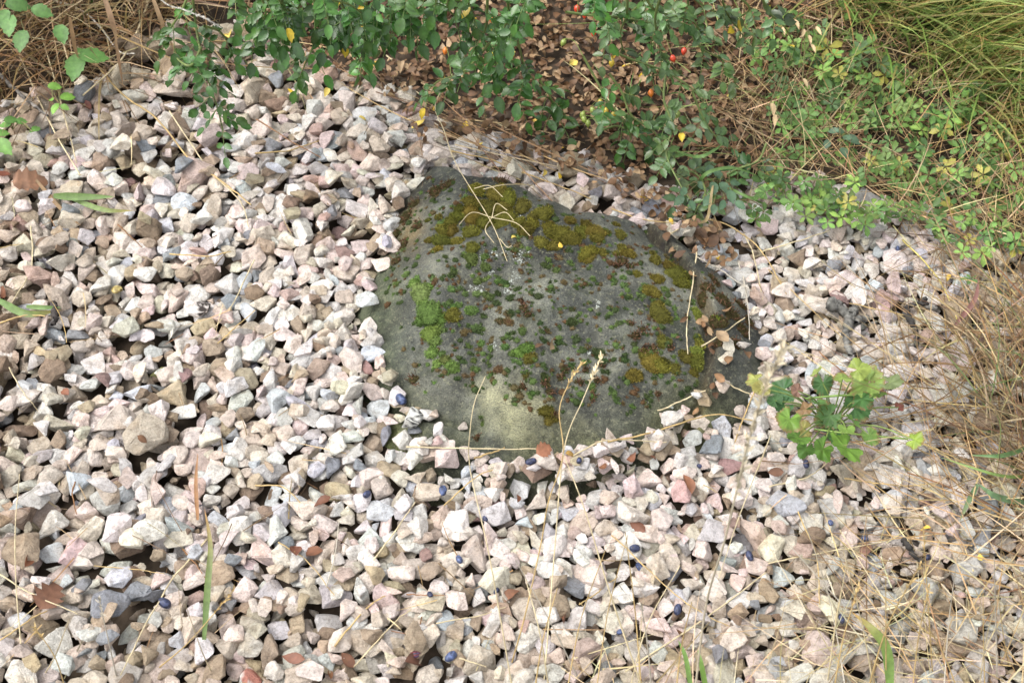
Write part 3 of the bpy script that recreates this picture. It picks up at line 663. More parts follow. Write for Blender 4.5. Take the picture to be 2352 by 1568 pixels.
def cushion(mb, P, nr_, R, col, hgt=.55, dens=1.0, spike=.0026):
    nrm = unit(nr_); t1 = unit(np.cross(nrm, [0.3, 1, .2])); t2 = np.cross(nrm, t1)
    k = 12; rings = 4; ph = rng.uniform(0, 6.28, 3); sq = rng.uniform(.78, 1.05)
    V = [P + nrm * R * hgt]
    for j in range(1, rings + 1):
        a = j / rings * math.pi / 2
        for i in range(k):
            th = i / k * 2 * math.pi; rr = R * math.sin(a) * (1 + .10 * math.sin(2 * th + ph[0]) + .09 * math.sin(3 * th + ph[1]) + .05 * math.sin(5 * th + ph[2]))
            V.append(P + t1 * math.cos(th) * rr + t2 * math.sin(th) * rr * sq + nrm * (R * hgt * math.cos(a) - (.0025 if j == rings else 0)))
    V = np.array(V); f3 = [(0, 1 + i, 1 + (i + 1) % k) for i in range(k)]; f4 = []
    for j in range(rings - 1):
        for i in range(k): a = 1 + j * k + i; b = 1 + j * k + (i + 1) % k; f4.append((a, a + k, b + k, b))
    lump = 1 + .25 * rng.normal(size=(len(V), 1)) * .6
    mb.add(V, f3=f3, f4=f4, col=np.clip(np.array(col) * .72 * lump, .004, 1))
    n = int(np.clip(R * R * 2.4e6 * dens, 22, 520))
    ct = rng.uniform(0, 1, n) ** .8; a = np.arccos(1 - ct * .98); th = rng.uniform(0, 2 * math.pi, n)
    rr = np.sin(a) * R * (1 + .10 * np.sin(2 * th + ph[0]) + .09 * np.sin(3 * th + ph[1]) + .05 * np.sin(5 * th + ph[2]))
    B = P + t1 * (np.cos(th) * rr)[:, None] + t2 * (np.sin(th) * rr * sq)[:, None] + nrm * (R * hgt * np.cos(a))[:, None]
    D = (B - P) / R + nrm * .45 + rng.normal(size=(n, 3)) * .35; D /= np.linalg.norm(D, axis=1, keepdims=True)
    sd_ = np.cross(D, rng.normal(size=(n, 3))); sd_ /= np.linalg.norm(sd_, axis=1, keepdims=True) + 1e-9
    L = spike * rng.uniform(.6, 1.5, n)[:, None]; wv = .00055
    T = np.stack([B - sd_ * wv, B + sd_ * wv, B + D * L], 1).reshape(-1, 3)
    cc = np.array(col) * (1 + .3 * rng.normal(size=(n, 1))) ; cc = np.repeat(cc, 3, 0); cc[2::3] *= 1.55
    mb.add(T, f3=np.arange(3 * n).reshape(-1, 3), col=np.clip(cc, .004, 1))
for (u, v, r, col), P, n_ in zip(MC, MPt, MNr):
    mb = MB(); R = r * mpp(P) * (1.42 if col in (OLIVE, BRIGHT, YGRN) else 1.2); c = np.array(col) * (1 + .14 * rng.normal()) * (1 + .06 * rng.normal(size=3))
    cushion(mb, P, n_, R, c, rng.uniform(.26, .44), 1.5); link("moss_cushion", mb.mesh("moss_cushion", M_MOSS, base), boulder)
# tiny flecks and mats
mb = MB(); fl = []
while len(fl) < 1000:
    u, v = rng.uniform(880, 1640), rng.uniform(400, 1010)
    if inpoly(u, v, PMASK) and rng.random() < .2 + .8 * (noise(u / 35, v / 35) > .05): fl.append((u, v))
    elif u < 1060 and inpoly(u, v, [(880, 700), (905, 520), (990, 400), (1060, 420), (960, 560), (930, 720)]): fl.append((u, v))
    elif inpoly(u, v, [(1610, 620), (1690, 680), (1735, 770), (1730, 860), (1660, 880), (1640, 700)]): fl.append((u, v))
FP = bhit_many([f[0] for f in fl], [f[1] for f in fl]); FN = bnorm(FP)
for P, n_ in zip(FP, FN): cushion(mb, P, n_, float(np.clip(rng.lognormal(-6.0, .38), .0012, .0055)), np.array([DARK, GREEN, DARK, BROWN, (.085, .05, .025)][rng.integers(5)]) * 1.15, .62, .9, .0018)
link("moss_flecks", mb.mesh("moss_flecks", M_MOSS, base), boulder, kind="stuff")
# red fruiting tufts
RT = [(1202, 706, 16), (1212, 722, 15), (1196, 690, 12), (1428, 602, 20), (1445, 612, 14), (1415, 610, 14), (930, 500, 20), (952, 470, 18), (905, 540, 20), (925, 565, 18), (1000, 440, 20), (1030, 425, 18), (1150, 415, 18), (1190, 420, 22), (1235, 432, 16), (960, 520, 14),
      (1660, 690, 26), (1690, 660, 22), (1640, 645, 20), (1680, 725, 24), (1705, 760, 22), (1615, 690, 22), (1650, 740, 24), (1625, 660, 18), (1700, 700, 22), (1720, 740, 18), (1460, 770, 18), (1475, 758, 16), (1450, 745, 12), (1290, 868, 16), (1255, 882, 16), (1200, 889, 14), (1330, 880, 18),
      (1370, 873, 16), (1345, 850, 12), (1480, 805, 14), (1500, 800, 14), (1262, 900, 16), (1300, 845, 12), (1385, 840, 12), (1095, 1005, 14), (950, 872, 14), (1540, 800, 14), (1690, 790, 18), (1655, 790, 16), (1620, 760, 12), (1510, 905, 10), (1360, 915, 12), (910, 600, 14), (1270, 950, 12)]
RP = bhit_many([r[0] for r in RT], [r[1] for r in RT]); RN = bnorm(RP)
for (u, v, r), P, n_ in zip(RT, RP, RN):
    mb = MB(); R = r * mpp(P) * (.75 if 1000 < u < 1560 and v > 560 else 1.1); cushion(mb, P, n_, R * .8, (.05, .042, .016), .22, .6)
    n = int(10 + R * 1700)
    t1 = unit(np.cross(n_, [0, 1, .2])); t2 = np.cross(n_, t1)
    for _ in range(n):
        a = rng.uniform(0, 6.28); rr = R * math.sqrt(rng.uniform(0, 1)); b = P + t1 * math.cos(a) * rr + t2 * math.sin(a) * rr
        h = rng.uniform(.003, .007); d = unit(n_ + rng.normal(size=3) * .6); e = unit(rng.normal(size=3)); s = unit(np.cross(d, e)) * .0005
        tip = b + d * h; bent = tip + unit(d + e * 1.2) * .002
        c = np.array([.105, .056, .034]) * rng.uniform(.5, 1.4)
        mb.add([b - s, b + s, tip - s, tip + s, bent - s * 1.8, bent + s * 1.8], f4=[(0, 1, 3, 2), (2, 3, 5, 4)], col=c)
    link("red_moss_tuft", mb.mesh("red_moss_tuft", M_MOSS, base), boulder)
# white crust lichen
for (u, v, r) in [(1112, 590, 14), (1135, 583, 12), (1170, 572, 12), (1195, 588, 16), (1193, 497, 5), (1066, 541, 5), (1090, 660, 12), (1107, 668, 13), (1163, 670, 14), (1175, 645, 7), (1185, 635, 10), (1128, 625, 9), (1374, 695, 6), (1543, 935, 5), (1355, 812, 8), (1388, 812, 9), (1130, 795, 10), (1195, 600, 8), (1372, 704, 4)]:
    for_n = int(r * 2.2); mb = MB()
    U = u + rng.normal(size=for_n) * r * .55; V_ = v + rng.normal(size=for_n) * r * .45; P_ = bhit_many(U, V_); n_ = bnorm(P_)
    for P, nn in zip(P_, n_):
        k = 6; R = rng.uniform(.0005, .0015); t1 = unit(np.cross(nn, [.2, 1, .1])); t2 = np.cross(nn, t1); an = np.arange(k) / k * 6.283
        ring = P + (t1 * np.cos(an)[:, None] + t2 * np.sin(an)[:, None]) * R * rng.uniform(.6, 1.2, (k, 1)); top = P + nn * .0006
        mb.add(np.vstack([top[None], ring]), f3=[(0, 1 + i, 1 + (i + 1) % k) for i in range(k)], col=np.array([.40, .43, .39]) * rng.uniform(.7, 1.05))
    link("lichen_patch", mb.mesh("lichen_patch", M_LICHEN, base), boulder)

# ------------------------------------------------------------------ fallen leaves
LITTER = [(560, 60), (700, 120), (790, 200), (900, 250), (960, 330), (1100, 350), (1200, 370), (1330, 430), (1480, 480), (1560, 560), (1640, 640), (1690, 600), (1640, 520), (1720, 440), (1840, 330), (1990, 330), (2000, 150), (1860, -60), (560, -60)]
def dead_col():
    return np.array([(.18, .102, .050), (.125, .066, .032), (.26, .165, .085), (.080, .043, .022), (.34, .235, .13), (.15, .080, .038), (.22, .13, .065)][rng.integers(7)]) * rng.uniform(.7, 1.2)
def dead_leaf(mb, P, L, col, flatness=.5, yaw=None):
    a = rng.uniform(0, 6.28) if yaw is None else yaw; d = np.array([math.cos(a), math.sin(a), rng.normal() * .3 * (1 - flatness)]); nrm = np.array([rng.normal() * flatness * 1.5, rng.normal() * flatness * 1.5 - .1, 1])
    g = leafgeo(L, L * rng.uniform(.48, .68), 5, .45, rng.uniform(-.7, 1.2), rng.uniform(-.5, .6), 0, rng.normal() * .6, .03)
    V, f = g; V = V - np.array([L / 2, 0, V[:, 2].mean()]); put(mb, (V, f), P, d, nrm, col)
lv = []
while len(lv) < 5000:
    u, v = rng.uniform(540, 2060), rng.uniform(-60, 660)
    if inpoly(u, v, LITTER):
        lo = 1.0 if inpoly(u, v, BOARD) else (.62 if u > 1150 else .3)
        s = np.hypot(*(hit(u, v)[:2] - BC)) / brad(math.atan2(hit(u, v)[1] - BC[1], hit(u, v)[0] - BC[0]))
        if s < 1.0 and u < 1560: continue
        if s < 1.0: lo = .3
        if rng.random() < lo: lv.append((u, v, rng.uniform(16, 27), None))
spec_leaves = [(1530, 560, 30), (1545, 585, 26), (1560, 600, 28), (1610, 560, 40), (1635, 570, 40), (1655, 560, 36), (1590, 540, 26), (1520, 530, 24), (1590, 640, 26), (1625, 615, 32), (1640, 800, 34), (1655, 790, 36), (1672, 835, 34), (1713, 830, 30), (1640, 815, 30), (1630, 770, 24), (1610, 745, 26), (1615, 755, 22),
  (1650, 880, 30), (1635, 895, 24), (1640, 925, 26), (1595, 955, 24), (1610, 765, 22), (1668, 720, 24), (1570, 745, 22), (1480, 800, 22), (1555, 788, 12), (1240, 900 - 100, 26), (1268, 803, 40)]
for (u, v, s) in spec_leaves: lv.append((u, v, s, None))
loose = [(150, 905, 26, (.25, .09, .045)), (200, 252, 40, (.13, .03, .02)), (70, 1297, 34, (.24, .09, .04)), (740, 1160, 40, (.16, .06, .03)), (680, 1270, 42, (.22, .08, .045)), (712, 1275, 52, (.24, .10, .05)), (1580, 1115, 46, (.28, .12, .06)), (1462, 1213, 40, (.22, .09, .05)), (1176, 1370, 40, (.24, .11, .06)),
  (1296, 1424, 38, (.25, .11, .06)), (1190, 1150, 24, (.25, .1, .05)), (800, 1520, 40, (.2, .09, .05)), (675, 1515, 50, (.24, .1, .06)), (760, 1555, 22, (.3, .13, .05)), (955, 1525, 44, (.14, .06, .035)), (1780, 1090, 34, (.2, .1, .06)), (1985, 1270, 36, (.22, .1, .06)), (2062, 1340, 30, (.24, .12, .07)),
  (1310, 1060, 22, (.4, .24, .06)), (1450, 1060, 26, (.25, .1, .05)), (1500, 1055, 22, (.22, .09, .05)), (1385, 1075, 30, (.27, .12, .06)), (10, 680, 40, (.2, .08, .04)), (5, 405, 36, (.22, .07, .04)), (330, 1075 - 60, 24, (.2, .1, .05)), (1560, 1460, 26, (.24, .12, .06))]
yel = [(530, 105, 40), (738, 148, 30), (862, 160, 30), (840, 80, 30), (752, 227, 24), (672, 225, 24), (836, 287, 24), (991, 265, 30), (1068, 303, 30), (1105, 337, 20), (1690, 345, 34), (1410, 150, 34), (1120, 85, 34), (1128, 172, 34), (1318, 160, 34), (1468, 190, 26), (1283, 347, 28), (1250, 405, 26), (1285, 415, 26), (1477, 472, 24),
  (1541, 516, 20), (1649, 600, 28), (1230, 293, 24), (1437, 170, 24), (1676, 237, 28), (2120, 1222, 30), (2250, 1285, 24), (2173, 650, 22), (1182, 551, 17), (1287, 570, 18), (960, 300, 40), (1055, 295, 22), (790, 115, 26), (1090, 60, 24), (1176, 140, 24)]
leafobjs = []
def leaf_score(q): return q[2]
cand = sorted(range(len(lv)), key=lambda i: -(lv[i][2] * (1.3 if lv[i][1] > 150 else .9) + (30 if i >= 5000 else 0)))
n_ind = 300 - len(loose) - len(yel) - 3
ind = set(cand[:n_ind]); stuff = MB(); pl_pos = {'brown': [], 'yellow': []}
for i, (u, v, s, c) in enumerate(lv):
    P = hit(u, v, .004 + rng.uniform(0, .018)); L = s * mpp(P); c = dead_col(); kind = ('pale tan' if c[0] > .30 else 'tan' if c[0] > .23 else 'light brown' if c[0] > .18 else 'mid brown' if c[0] > .13 else 'dark brown'); pl_pos.setdefault(kind, []).append(P[:2])
    if i in ind:
        m = MB(); dead_leaf(m, P, L * 1.1, c); o = link("fallen_leaf", m.mesh("fallen_leaf", M_DEAD, P), None, P); leafobjs.append((o, P, kind))
    else: dead_leaf(stuff, P, L, c)
for (u, v, s, c) in loose:
    P = hit(u, v, .006); m = MB(); dead_leaf(m, P, s * mpp(P) * 1.15, np.array(c) * .72, .3); o = link("fallen_leaf", m.mesh("fallen_leaf", M_DEAD, P), None, P); leafobjs.append((o, P, 'brown')); pl_pos['brown'].append(P[:2])
for (u, v, s) in yel:
    P = hit(u, v, .014 if v < 320 else .006); m = MB(); dead_leaf(m, P, s * mpp(P) * .95, np.array([(.62, .42, .03), (.55, .36, .05), (.60, .46, .10)][rng.integers(3)]), .25)
    o = link("fallen_leaf", m.mesh("fallen_leaf", M_DEAD, P), None, P); leafobjs.append((o, P, 'yellow')); pl_pos['yellow'].append(P[:2])
link("leaf_litter", stuff.mesh("leaf_litter", M_DEAD), kind="stuff")
for k in pl_pos: pl_pos[k] = np.array(pl_pos[k])
for o, P, k in leafobjs:
    o['category'] = "leaf"; o['group'] = "fallen leaves lying on the ground"; o['label'] = auto_label(P, k + " fallen leaf", pl_pos[k], 45)
def special_leaf(u, v, L, W, col, label, yaw, serr=.35, curl=.3):
    P = hit(u, v, .012); k = mpp(P); m = MB(); g = leafgeo(L * k, W * k, 9, .42, .3, curl, serr, .3, .05); V, f = g; V = V - np.array([L * k / 2, 0, V[:, 2].mean()])
    put(m, (V, f), P, (math.cos(yaw), math.sin(yaw), .05), (.15, -.35, 1), col, .25); o = link("fallen_leaf", m.mesh("fallen_leaf", M_DEAD, P), None, P); o['label'] = label; o['category'] = "leaf"
special_leaf(85, 463, 84, 52, (.19, .095, .05), "curled brown lobed leaf lying on the gravel beside a green grass blade", .1)
special_leaf(120, 1378, 88, 62, (.15, .07, .04), "torn rusty brown leaf standing on edge between the pale stones", 1.2, .5)
special_leaf(1250, 1045, 46, 36, (.30, .13, .07), "brown leaf on the cream stone below the boulder's lower edge", .5, .3)

# ------------------------------------------------------------------ berries, snail, twigs
BER = [(922,925,30),(1220,1062,22),(843,1137,22),(1018,1137,26),(1115,1192,18),(721,1265,18),(1055,1287,20),(988,1367,18),(1140,1358,18),(1036,1512,28),(953,1505,26),(1458,1263,26),(1468,1303,20),(1721,1278,22),(1556,1402,26),(1424,1455,18),(1606,1072,14),(1851,1068,20),(1986,1238,18),
       (2129,1282,18),(1926,1438,20),(1907,1202,18),(2164,1055,16),(380,1388,32),(2061,573,14),(1330,1060,18)]
bpool = []
bobj = []
for i, (u, v, s) in enumerate(BER):
    P = hit(u, v, 0); R = s * mpp(P) / 2 * .88; P[2] += R * .4
    a = rng.uniform(0, 6.28); el = rng.uniform(1.15, 1.5) if s > 19 else 1.1; m = MB(); nu, nv = 14, 9; V = []
    for j in range(nv + 1):
        ph = j / nv * math.pi
        for k in range(nu):
            th = k / nu * 2 * math.pi; rr = R * .82 * (1 + .05 * math.sin(5 * th + 2 * ph + i) + .03 * math.sin(9 * th - 3 * ph)); dent = 1 - .25 * math.exp(-(ph / .35) ** 2)
            x = R * el * math.cos(ph) * dent; y = rr * math.sin(ph) * math.cos(th); z = rr * math.sin(ph) * math.sin(th)
            V.append((P[0] + x * math.cos(a) - y * math.sin(a), P[1] + x * math.sin(a) + y * math.cos(a), P[2] + z + .15 * x * math.sin(i)))
    V = np.array(V); f = [(j * nu + k, j * nu + (k + 1) % nu, (j + 1) * nu + (k + 1) % nu, (j + 1) * nu + k) for j in range(nv) for k in range(nu)]
    c = np.array([.030, .036, .075]) if i % 3 else np.array([.055, .075, .15]); c = c * (1 + .45 * rng.normal(size=(len(V), 1)))
    if i == 10: c[::2] = (.16, .03, .03)
    if i == 13: c[: nu * 2] = (.05, .02, .012)
    m.add(V, f4=f, col=np.clip(c, .01, 1)); o = link("sloe_berry", m.mesh("sloe_berry", M_BERRY, P), None, P); o['category'] = "berry"; o['group'] = "blue berries fallen among the gravel"; bpool.append(P[:2]); bobj.append(o)
bpool = np.array(bpool)
for i, o in enumerate(bobj):
    o['label'] = {0: "large blue berry wedged between white stones and the boulder's edge", 13: "hollow blue berry with a brown hole, sitting upright on gravel"}.get(i) or auto_label(bpool[i], "shrivelled blue berry", bpool)
P = hit(270, 673, .003); m = MB(); t = np.linspace(0, 1, 60); k = mpp(P)
sp = np.stack([P[0] + k * 9 * (1 - .92 * t) * np.cos(t * 19), P[1] + k * 9 * (1 - .92 * t) * np.sin(t * 19), P[2] + .003 + .007 * t], -1)
tube(m, sp, k * 5.2 * (1 - .75 * t), np.where((np.arange(60) % 6 < 3)[:, None], (.45, .36, .14), (.25, .19, .07)), 8)
link("snail_shell", m.mesh("snail_shell", M_SHELL, P), None, P, label="small yellowish coiled snail shell lying between pale stones", category="snail shell")
def twig(pts, r, label, forks=(), col=(.055, .050, .042), name="dead_twig"):
    W = np.array([hit(u, v, .012) for u, v in pts]); b = W[0]; root = thing(name, b); root['label'] = label; root['category'] = "twig"
    def seg(P, r0, r1, nm):
        P = crom(P, 7); P = P + rng.normal(size=P.shape) * .0012; P[:, 2] = np.convolve(np.pad(P[:, 2], 3, 'edge'), np.ones(7) / 7, 'valid')
        m = MB(); rad = np.linspace(r0, r1, len(P)) * (1 + .22 * rng.normal(size=len(P))); c = np.array(col) * (1 + .6 * np.abs(rng.normal(size=(len(P), 1))))
        tube(m, P, np.abs(rad) + .0006, c, 7); return m.mesh(nm, M_BARK, b)
    link("stem", seg(W, r, r * .6, "stem"), root)
    for F in forks: link("side_branch", seg(np.array([hit(u, v, .012) for u, v in F]), r * .8, r * .4, "side_branch"), root)
twig([(1897, 712), (1925, 722), (1945, 735), (1955, 748)], .008, "forked grey lichen covered twig lying on the gravel above the leafy plant", [[(1950, 740), (1940, 770), (1942, 800), (1950, 828)], [(1950, 738), (1960, 718)], [(1958, 748), (1990, 745)]], (.09, .088, .08))
twig([(2072, 722), (2088, 748), (2098, 775), (2100, 810)], .0045, "thin bent black twig on gravel beside the bright white slab", [[(2074, 722), (2095, 712), (2130, 708)], [(2115, 710), (2120, 700)]], (.03, .028, .026))
twig([(2068, 1248), (2085, 1280), (2112, 1308)], .0038, "short straight black twig between stones below the drooping grass", [], (.03, .028, .026))
twig([(130, 712), (132, 740), (128, 765)], .0042, "stubby black twig end sticking up beside the tan dagger blade", [], (.035, .03, .028))
twig([(5, 190), (60, 235), (115, 285)], .0028, "long thin grey twig lying under the dead grass", [], (.12, .11, .10))

# ------------------------------------------------------------------ dry stalks lying on and standing in the gravel
PALE, GOLD, RUST, GREY, FRESH = (.50, .42, .26), (.42, .30, .13), (.24, .12, .05), (.42, .38, .31), (.13, .21, .05)
ST = [  # points, thickness px, colour, word
 ([(40,120),(110,270),(186,418)],5.5,PALE,'pale'),([(105,110),(150,270),(183,400)],4.5,PALE,'pale'),([(361,0),(290,120),(200,255)],7,PALE,'pale'),([(120,5),(185,38),(235,90),(275,130),(316,147)],6,(.55,.52,.45),'whitish'),
 ([(200,147),(283,230),(367,303),(450,367),(500,410),(588,500)],6,GOLD,'golden'),([(0,42),(110,0)],6,PALE,'pale'),([(150,32),(240,18),(330,0)],6,GOLD,'golden'),([(392,268),(480,380),(560,480),(580,530)],4,PALE,'pale'),([(588,133),(668,143),(800,155)],5,PALE,'pale'),
 ([(390,130),(500,115),(588,130)],4.5,GOLD,'golden'),([(845,167),(920,195),(988,233)],4.5,PALE,'pale'),([(888,130),(960,185),(1020,227),(1180,300)],5,PALE,'pale'),([(590,280),(670,335),(740,370)],3.5,RUST,'rusty'),([(588,372),(650,355),(735,330)],4.5,GOLD,'golden'),
 ([(1038,356),(1129,390),(1233,418),(1358,468)],4.5,GOLD,'golden'),([(1405,485),(1470,510),(1543,532)],4,GOLD,'golden'),([(1535,548),(1560,530),(1598,509)],5,PALE,'pale'),([(1598,589),(1588,660),(1574,746),(1572,830)],4.5,PALE,'pale'),([(1618,503),(1670,555),(1736,608),(1801,675)],4.5,GOLD,'golden'),
 ([(1749,589),(1830,565),(1905,545)],4.5,PALE,'pale'),([(1600,589),(1725,672)],4,GREY,'grey'),([(1694,602),(1710,690),(1723,787)],4,GREY,'grey'),([(1708,540),(1725,610),(1750,690)],4,PALE,'pale'),([(934,1042),(1051,1044),(1231,1049)],4.5,PALE,'pale'),([(1090,1072),(1155,1036)],5.5,GOLD,'golden'),
 ([(1397,1019),(1500,1000),(1632,977),(1736,967)],5.5,GOLD,'golden'),([(1509,951),(1618,899)],4.5,PALE,'pale'),([(1608,811),(1707,746)],4.5,PALE,'pale'),([(1741,884),(1710,950),(1684,1019)],5,GOLD,'golden'),([(1315,1062),(1390,1026),(1460,1035),(1530,1032)],4.5,PALE,'pale'),([(1650,878),(1750,920)],4.5,PALE,'pale'),
 ([(1436,1552),(1600,1440),(1764,1322)],5.5,PALE,'pale'),([(1403,1235),(1500,1320),(1603,1405),(1726,1462)],4,GOLD,'golden'),([(1764,1295),(1900,1270),(2031,1245)],4.5,PALE,'pale'),([(0,1322),(90,1375),(180,1425)],4.5,PALE,'pale'),([(477,1238),(420,1330),(367,1412),(290,1558)],5.5,PALE,'pale'),
 ([(0,1482),(80,1425),(150,1385)],4.5,GOLD,'golden'),([(73,523),(72,609),(27,700)],4.5,PALE,'pale'),([(588,609),(545,690),(500,756)],4,PALE,'pale'),([(500,793),(588,736)],4,GOLD,'golden'),([(395,598),(470,598),(530,592)],4.5,GOLD,'golden'),([(270,520),(300,550),(330,575)],4,RUST,'rusty'),
 ([(0,575),(60,565)],3,GOLD,'golden'),([(0,750),(60,740),(110,732)],5,GOLD,'golden'),([(35,870),(65,920),(90,955)],3.5,PALE,'pale'),([(640,1250),(700,1300),(770,1385)],3.5,GOLD,'golden'),([(752,1360),(765,1300),(783,1215)],4,GREY,'grey'),([(860,1290),(920,1210),(955,1160)],4.5,PALE,'pale'),
 ([(1020,1165),(1090,1120),(1170,1090)],4,GOLD,'golden'),([(588,1118),(650,1145),(690,1165)],4.5,GOLD,'golden'),([(770,1490),(830,1400),(875,1370)],5.5,GOLD,'golden'),([(815,1535),(900,1450),(950,1410)],4.5,PALE,'pale'),([(1055,1520),(1120,1545)],5,PALE,'pale'),([(935,1375),(1020,1380)],3.5,RUST,'rusty'),
 ([(1000,1435),(1090,1420),(1160,1395)],4,PALE,'pale'),([(1330,1390),(1420,1330)],4,GOLD,'golden'),([(1935,1120),(2040,1120),(2150,1115)],4.5,GOLD,'golden'),([(2080,1090),(2200,1130),(2340,1190)],4.5,RUST,'rusty'),([(2010,980),(2100,1010),(2240,1090)],4.5,GOLD,'golden'),([(1950,700),(2050,730),(2170,745)],3.5,GOLD,'golden'),
 ([(2070,560),(2150,645),(2190,760)],5,(.48,.40,.12),'yellowish'),([(2190,770),(2225,850),(2237,960)],5,GOLD,'golden'),([(2150,710),(2260,830),(2340,920)],4.5,PALE,'pale'),([(1760,640),(1850,720),(1930,800)],3,GOLD,'golden'),([(1990,330),(2080,370),(2160,410)],4.5,FRESH,'green'),([(2060,400),(2110,450),(2160,520)],4.5,GOLD,'golden'),
 ([(1880,820),(1950,860),(2060,920)],3.5,RUST,'rusty'),([(1764,1120),(1850,1100),(1900,1060)],4,PALE,'pale'),([(1830,1180),(1870,1300),(1880,1400)],4,GOLD,'golden'),([(225,1320),(330,1322),(390,1340)],3,GOLD,'golden'),([(175,1110),(172,1150),(180,1185)],4.5,RUST,'rusty'),([(420,1265),(455,1300),(480,1350)],4,RUST,'rusty')]
sl = {}
stob = []
for pts, th, col, word in ST:
    n = len(pts); W = np.array([hit(u, v, 0) for u, v in pts])
    line = np.linspace(W[0], W[-1], n); Q = crom(np.column_stack([W[:, :2], line[:, 2]]), 8)
    Q[:, 2] += np.percentile(hz(Q[:, 0], Q[:, 1]) - Q[:, 2], 82) + .003
    hh = math.hypot(*(Q[-1] - Q[0])[:2]); t = np.linspace(0, 1, len(Q))
    r = th * mpp(Q[len(Q) // 2]) / 2 * (1 - .4 * t) * 0.9; c = np.array(col) * (1 + .12 * rng.normal(size=(len(Q), 1)))
    b = Q[0]; m = MB(); Q = Q + np.cumsum(rng.normal(size=Q.shape) * .0005, 0); tube(m, Q, r, np.clip(c, .02, 1), 5)
    o = link("dry_grass_stalk", m.mesh("dry_grass_stalk", M_STRAW, b), None, b); o['category'] = "stalk"; o['group'] = "dry grass stalks lying over the gravel"
    sl.setdefault(word, []).append(Q[len(Q) // 2][:2]); stob.append((o, word, Q[len(Q) // 2][:2]))
for o, wd, p in stob: o['label'] = auto_label(p, wd + " grass stalk", np.array(sl[wd]), 25)
# standing stalks: (points with height)
def standing(pts, th, col, label, head=None, name="seed_stalk"):
    W = np.array([at(u, v, z) if z > 0 else hit(u, v) for u, v, z in pts]); Q = crom(W, 10); b = Q[0]; t = np.linspace(0, 1, len(Q))
    root = thing(name, b); root['label'] = label; root['category'] = "grass stalk"
    m = MB(); r = np.array([th * 0.00064 / 2 * .72] * len(Q)) * (1 - .5 * t); tube(m, Q, r, np.clip(np.array(col) * (1 + .1 * rng.normal(size=(len(Q), 1))), .02, 1), 5); link("stem", m.mesh("stem", M_STRAW, b), root)
    if head:
        s0, nspk, ls = head; m = MB(); k0 = int(len(Q) * s0)
        for i in range(nspk):
            f = k0 + (len(Q) - 1 - k0) * i / nspk; j = int(f); P = Q[j] + (Q[min(j + 1, len(Q) - 1)] - Q[j]) * (f - j); d = unit(Q[min(j + 1, len(Q) - 1)] - Q[max(j - 1, 0)])
            e = unit(d * 1.3 + rng.normal(size=3) * .55); put(m, leafgeo(ls * rng.uniform(.7, 1.2), ls * .32, 3, .4, .4, .1), P, e, rng.normal(size=3), np.array(col) * rng.uniform(.85, 1.25))
        link("seed_head", m.mesh("seed_head", M_STRAW, b), root)
standing([(1590,1640,0),(1620,1400,.22),(1665,1240,.42),(1715,1030,.58),(1755,900,.66),(1800,800,.70)], 6, (.46,.40,.29), "tall pale seed stalk rising close to the lens over the avens plant", (.5, 110, .011))
standing([(1040,170,.16),(1000,240,.10),(1020,300,.09),(1048,377,.09),(1128,510,.115),(1165,600,.125)], 4.5, PALE, "pale crossing straw with spidery seed branches lying over the boulder", None, "crossing_straw")
standing([(1077,1052,0),(1077,1019,.10),(1088,931,.16),(1115,863,.18)], 4.0, PALE, "thin bare straw standing before the boulder's front crease")
standing([(1176,1520,0),(1206,1412,.06),(1243,1245,.12),(1259,1155,.17),(1293,1045,.23),(1285,941,.27),(1311,873,.29),(1337,834,.30)], 4.5, GOLD, "golden seed stalk curving up in front of the boulder", (.8, 26, .008))
standing([(1250,1560,0),(1275,1250,.08),(1296,1030,.19),(1340,915,.24),(1384,813,.27)], 4.5, PALE, "pale straight seed stalk leaning up across the boulder's face", (.82, 30, .008))
standing([(1180,1600,0),(1151,1428,.10),(1121,1262,.18),(1085,1105,.23),(1076,1045,.25)], 4.5, PALE, "pale stalk standing in gravel below the boulder's pointed end")
standing([(1480,1600,0),(1404,1370,.12),(1343,1170,.2),(1293,1040,.24)], 5, PALE, "thick pale stalk slanting towards the boulder's lower tip")
standing([(50,1500,0),(37,1345,.06),(35,1212,.1),(45,1088,.13)], 4.5, PALE, "thin upright stalk beside the bluish white block")
standing([(170,-140,.25),(290,-90,.5),(370,0,.66),(420,22,.68),(470,42,.68),(510,65,.67)], 4.5, (.36,.34,.30), "blurred grey grass tip hanging in above the rose shoot", (.3, 44, .005))
standing([(1740,1080,0),(1770,1000,.10),(1700,1180,.2),(1650,1330,.24)], 4, PALE, "thin arching stalk between the avens plant and lower gravel")
labs = ["first","second","third","fourth","fifth","sixth","seventh","eighth","ninth","tenth","eleventh","twelfth"]
k = 0
for (u0, u1, n) in ((1200, 1560, 9), (1880, 2330, 16), (20, 520, 5)):
    for i in range(n):
        ub = u0 + (u1 - u0) * (i + rng.uniform(.1, .9)) / n; ln = rng.uniform(200, 420) if u0 > 1000 else rng.uniform(120, 260); sl_ = rng.normal() * 90 - (40 if u0 > 1800 else 0)
        word = ["straw yellow", "pale", "golden", "greyish"][k % 4]; part_ = {1200: "below the boulder", 1880: "beside the broad green blade", 20: "under the big slate stone"}[u0]
        standing([(ub, 1590 + rng.uniform(-60, 60), 0), (ub + sl_ * .4, 1590 - ln * .5, .08 + .05 * rng.random()), (ub + sl_, 1590 - ln, .14 + .12 * rng.random())], rng.uniform(3.2, 5), [GOLD, PALE, GOLD, GREY][k % 4],
                 f"{labs[i] if i < 12 else ['thirteenth','fourteenth','fifteenth','sixteenth'][i-12]} upright {word} stalk along the lower edge, {part_}", (.78, 16, .007) if rng.random() < .3 else None, "upright_stalk"); k += 1
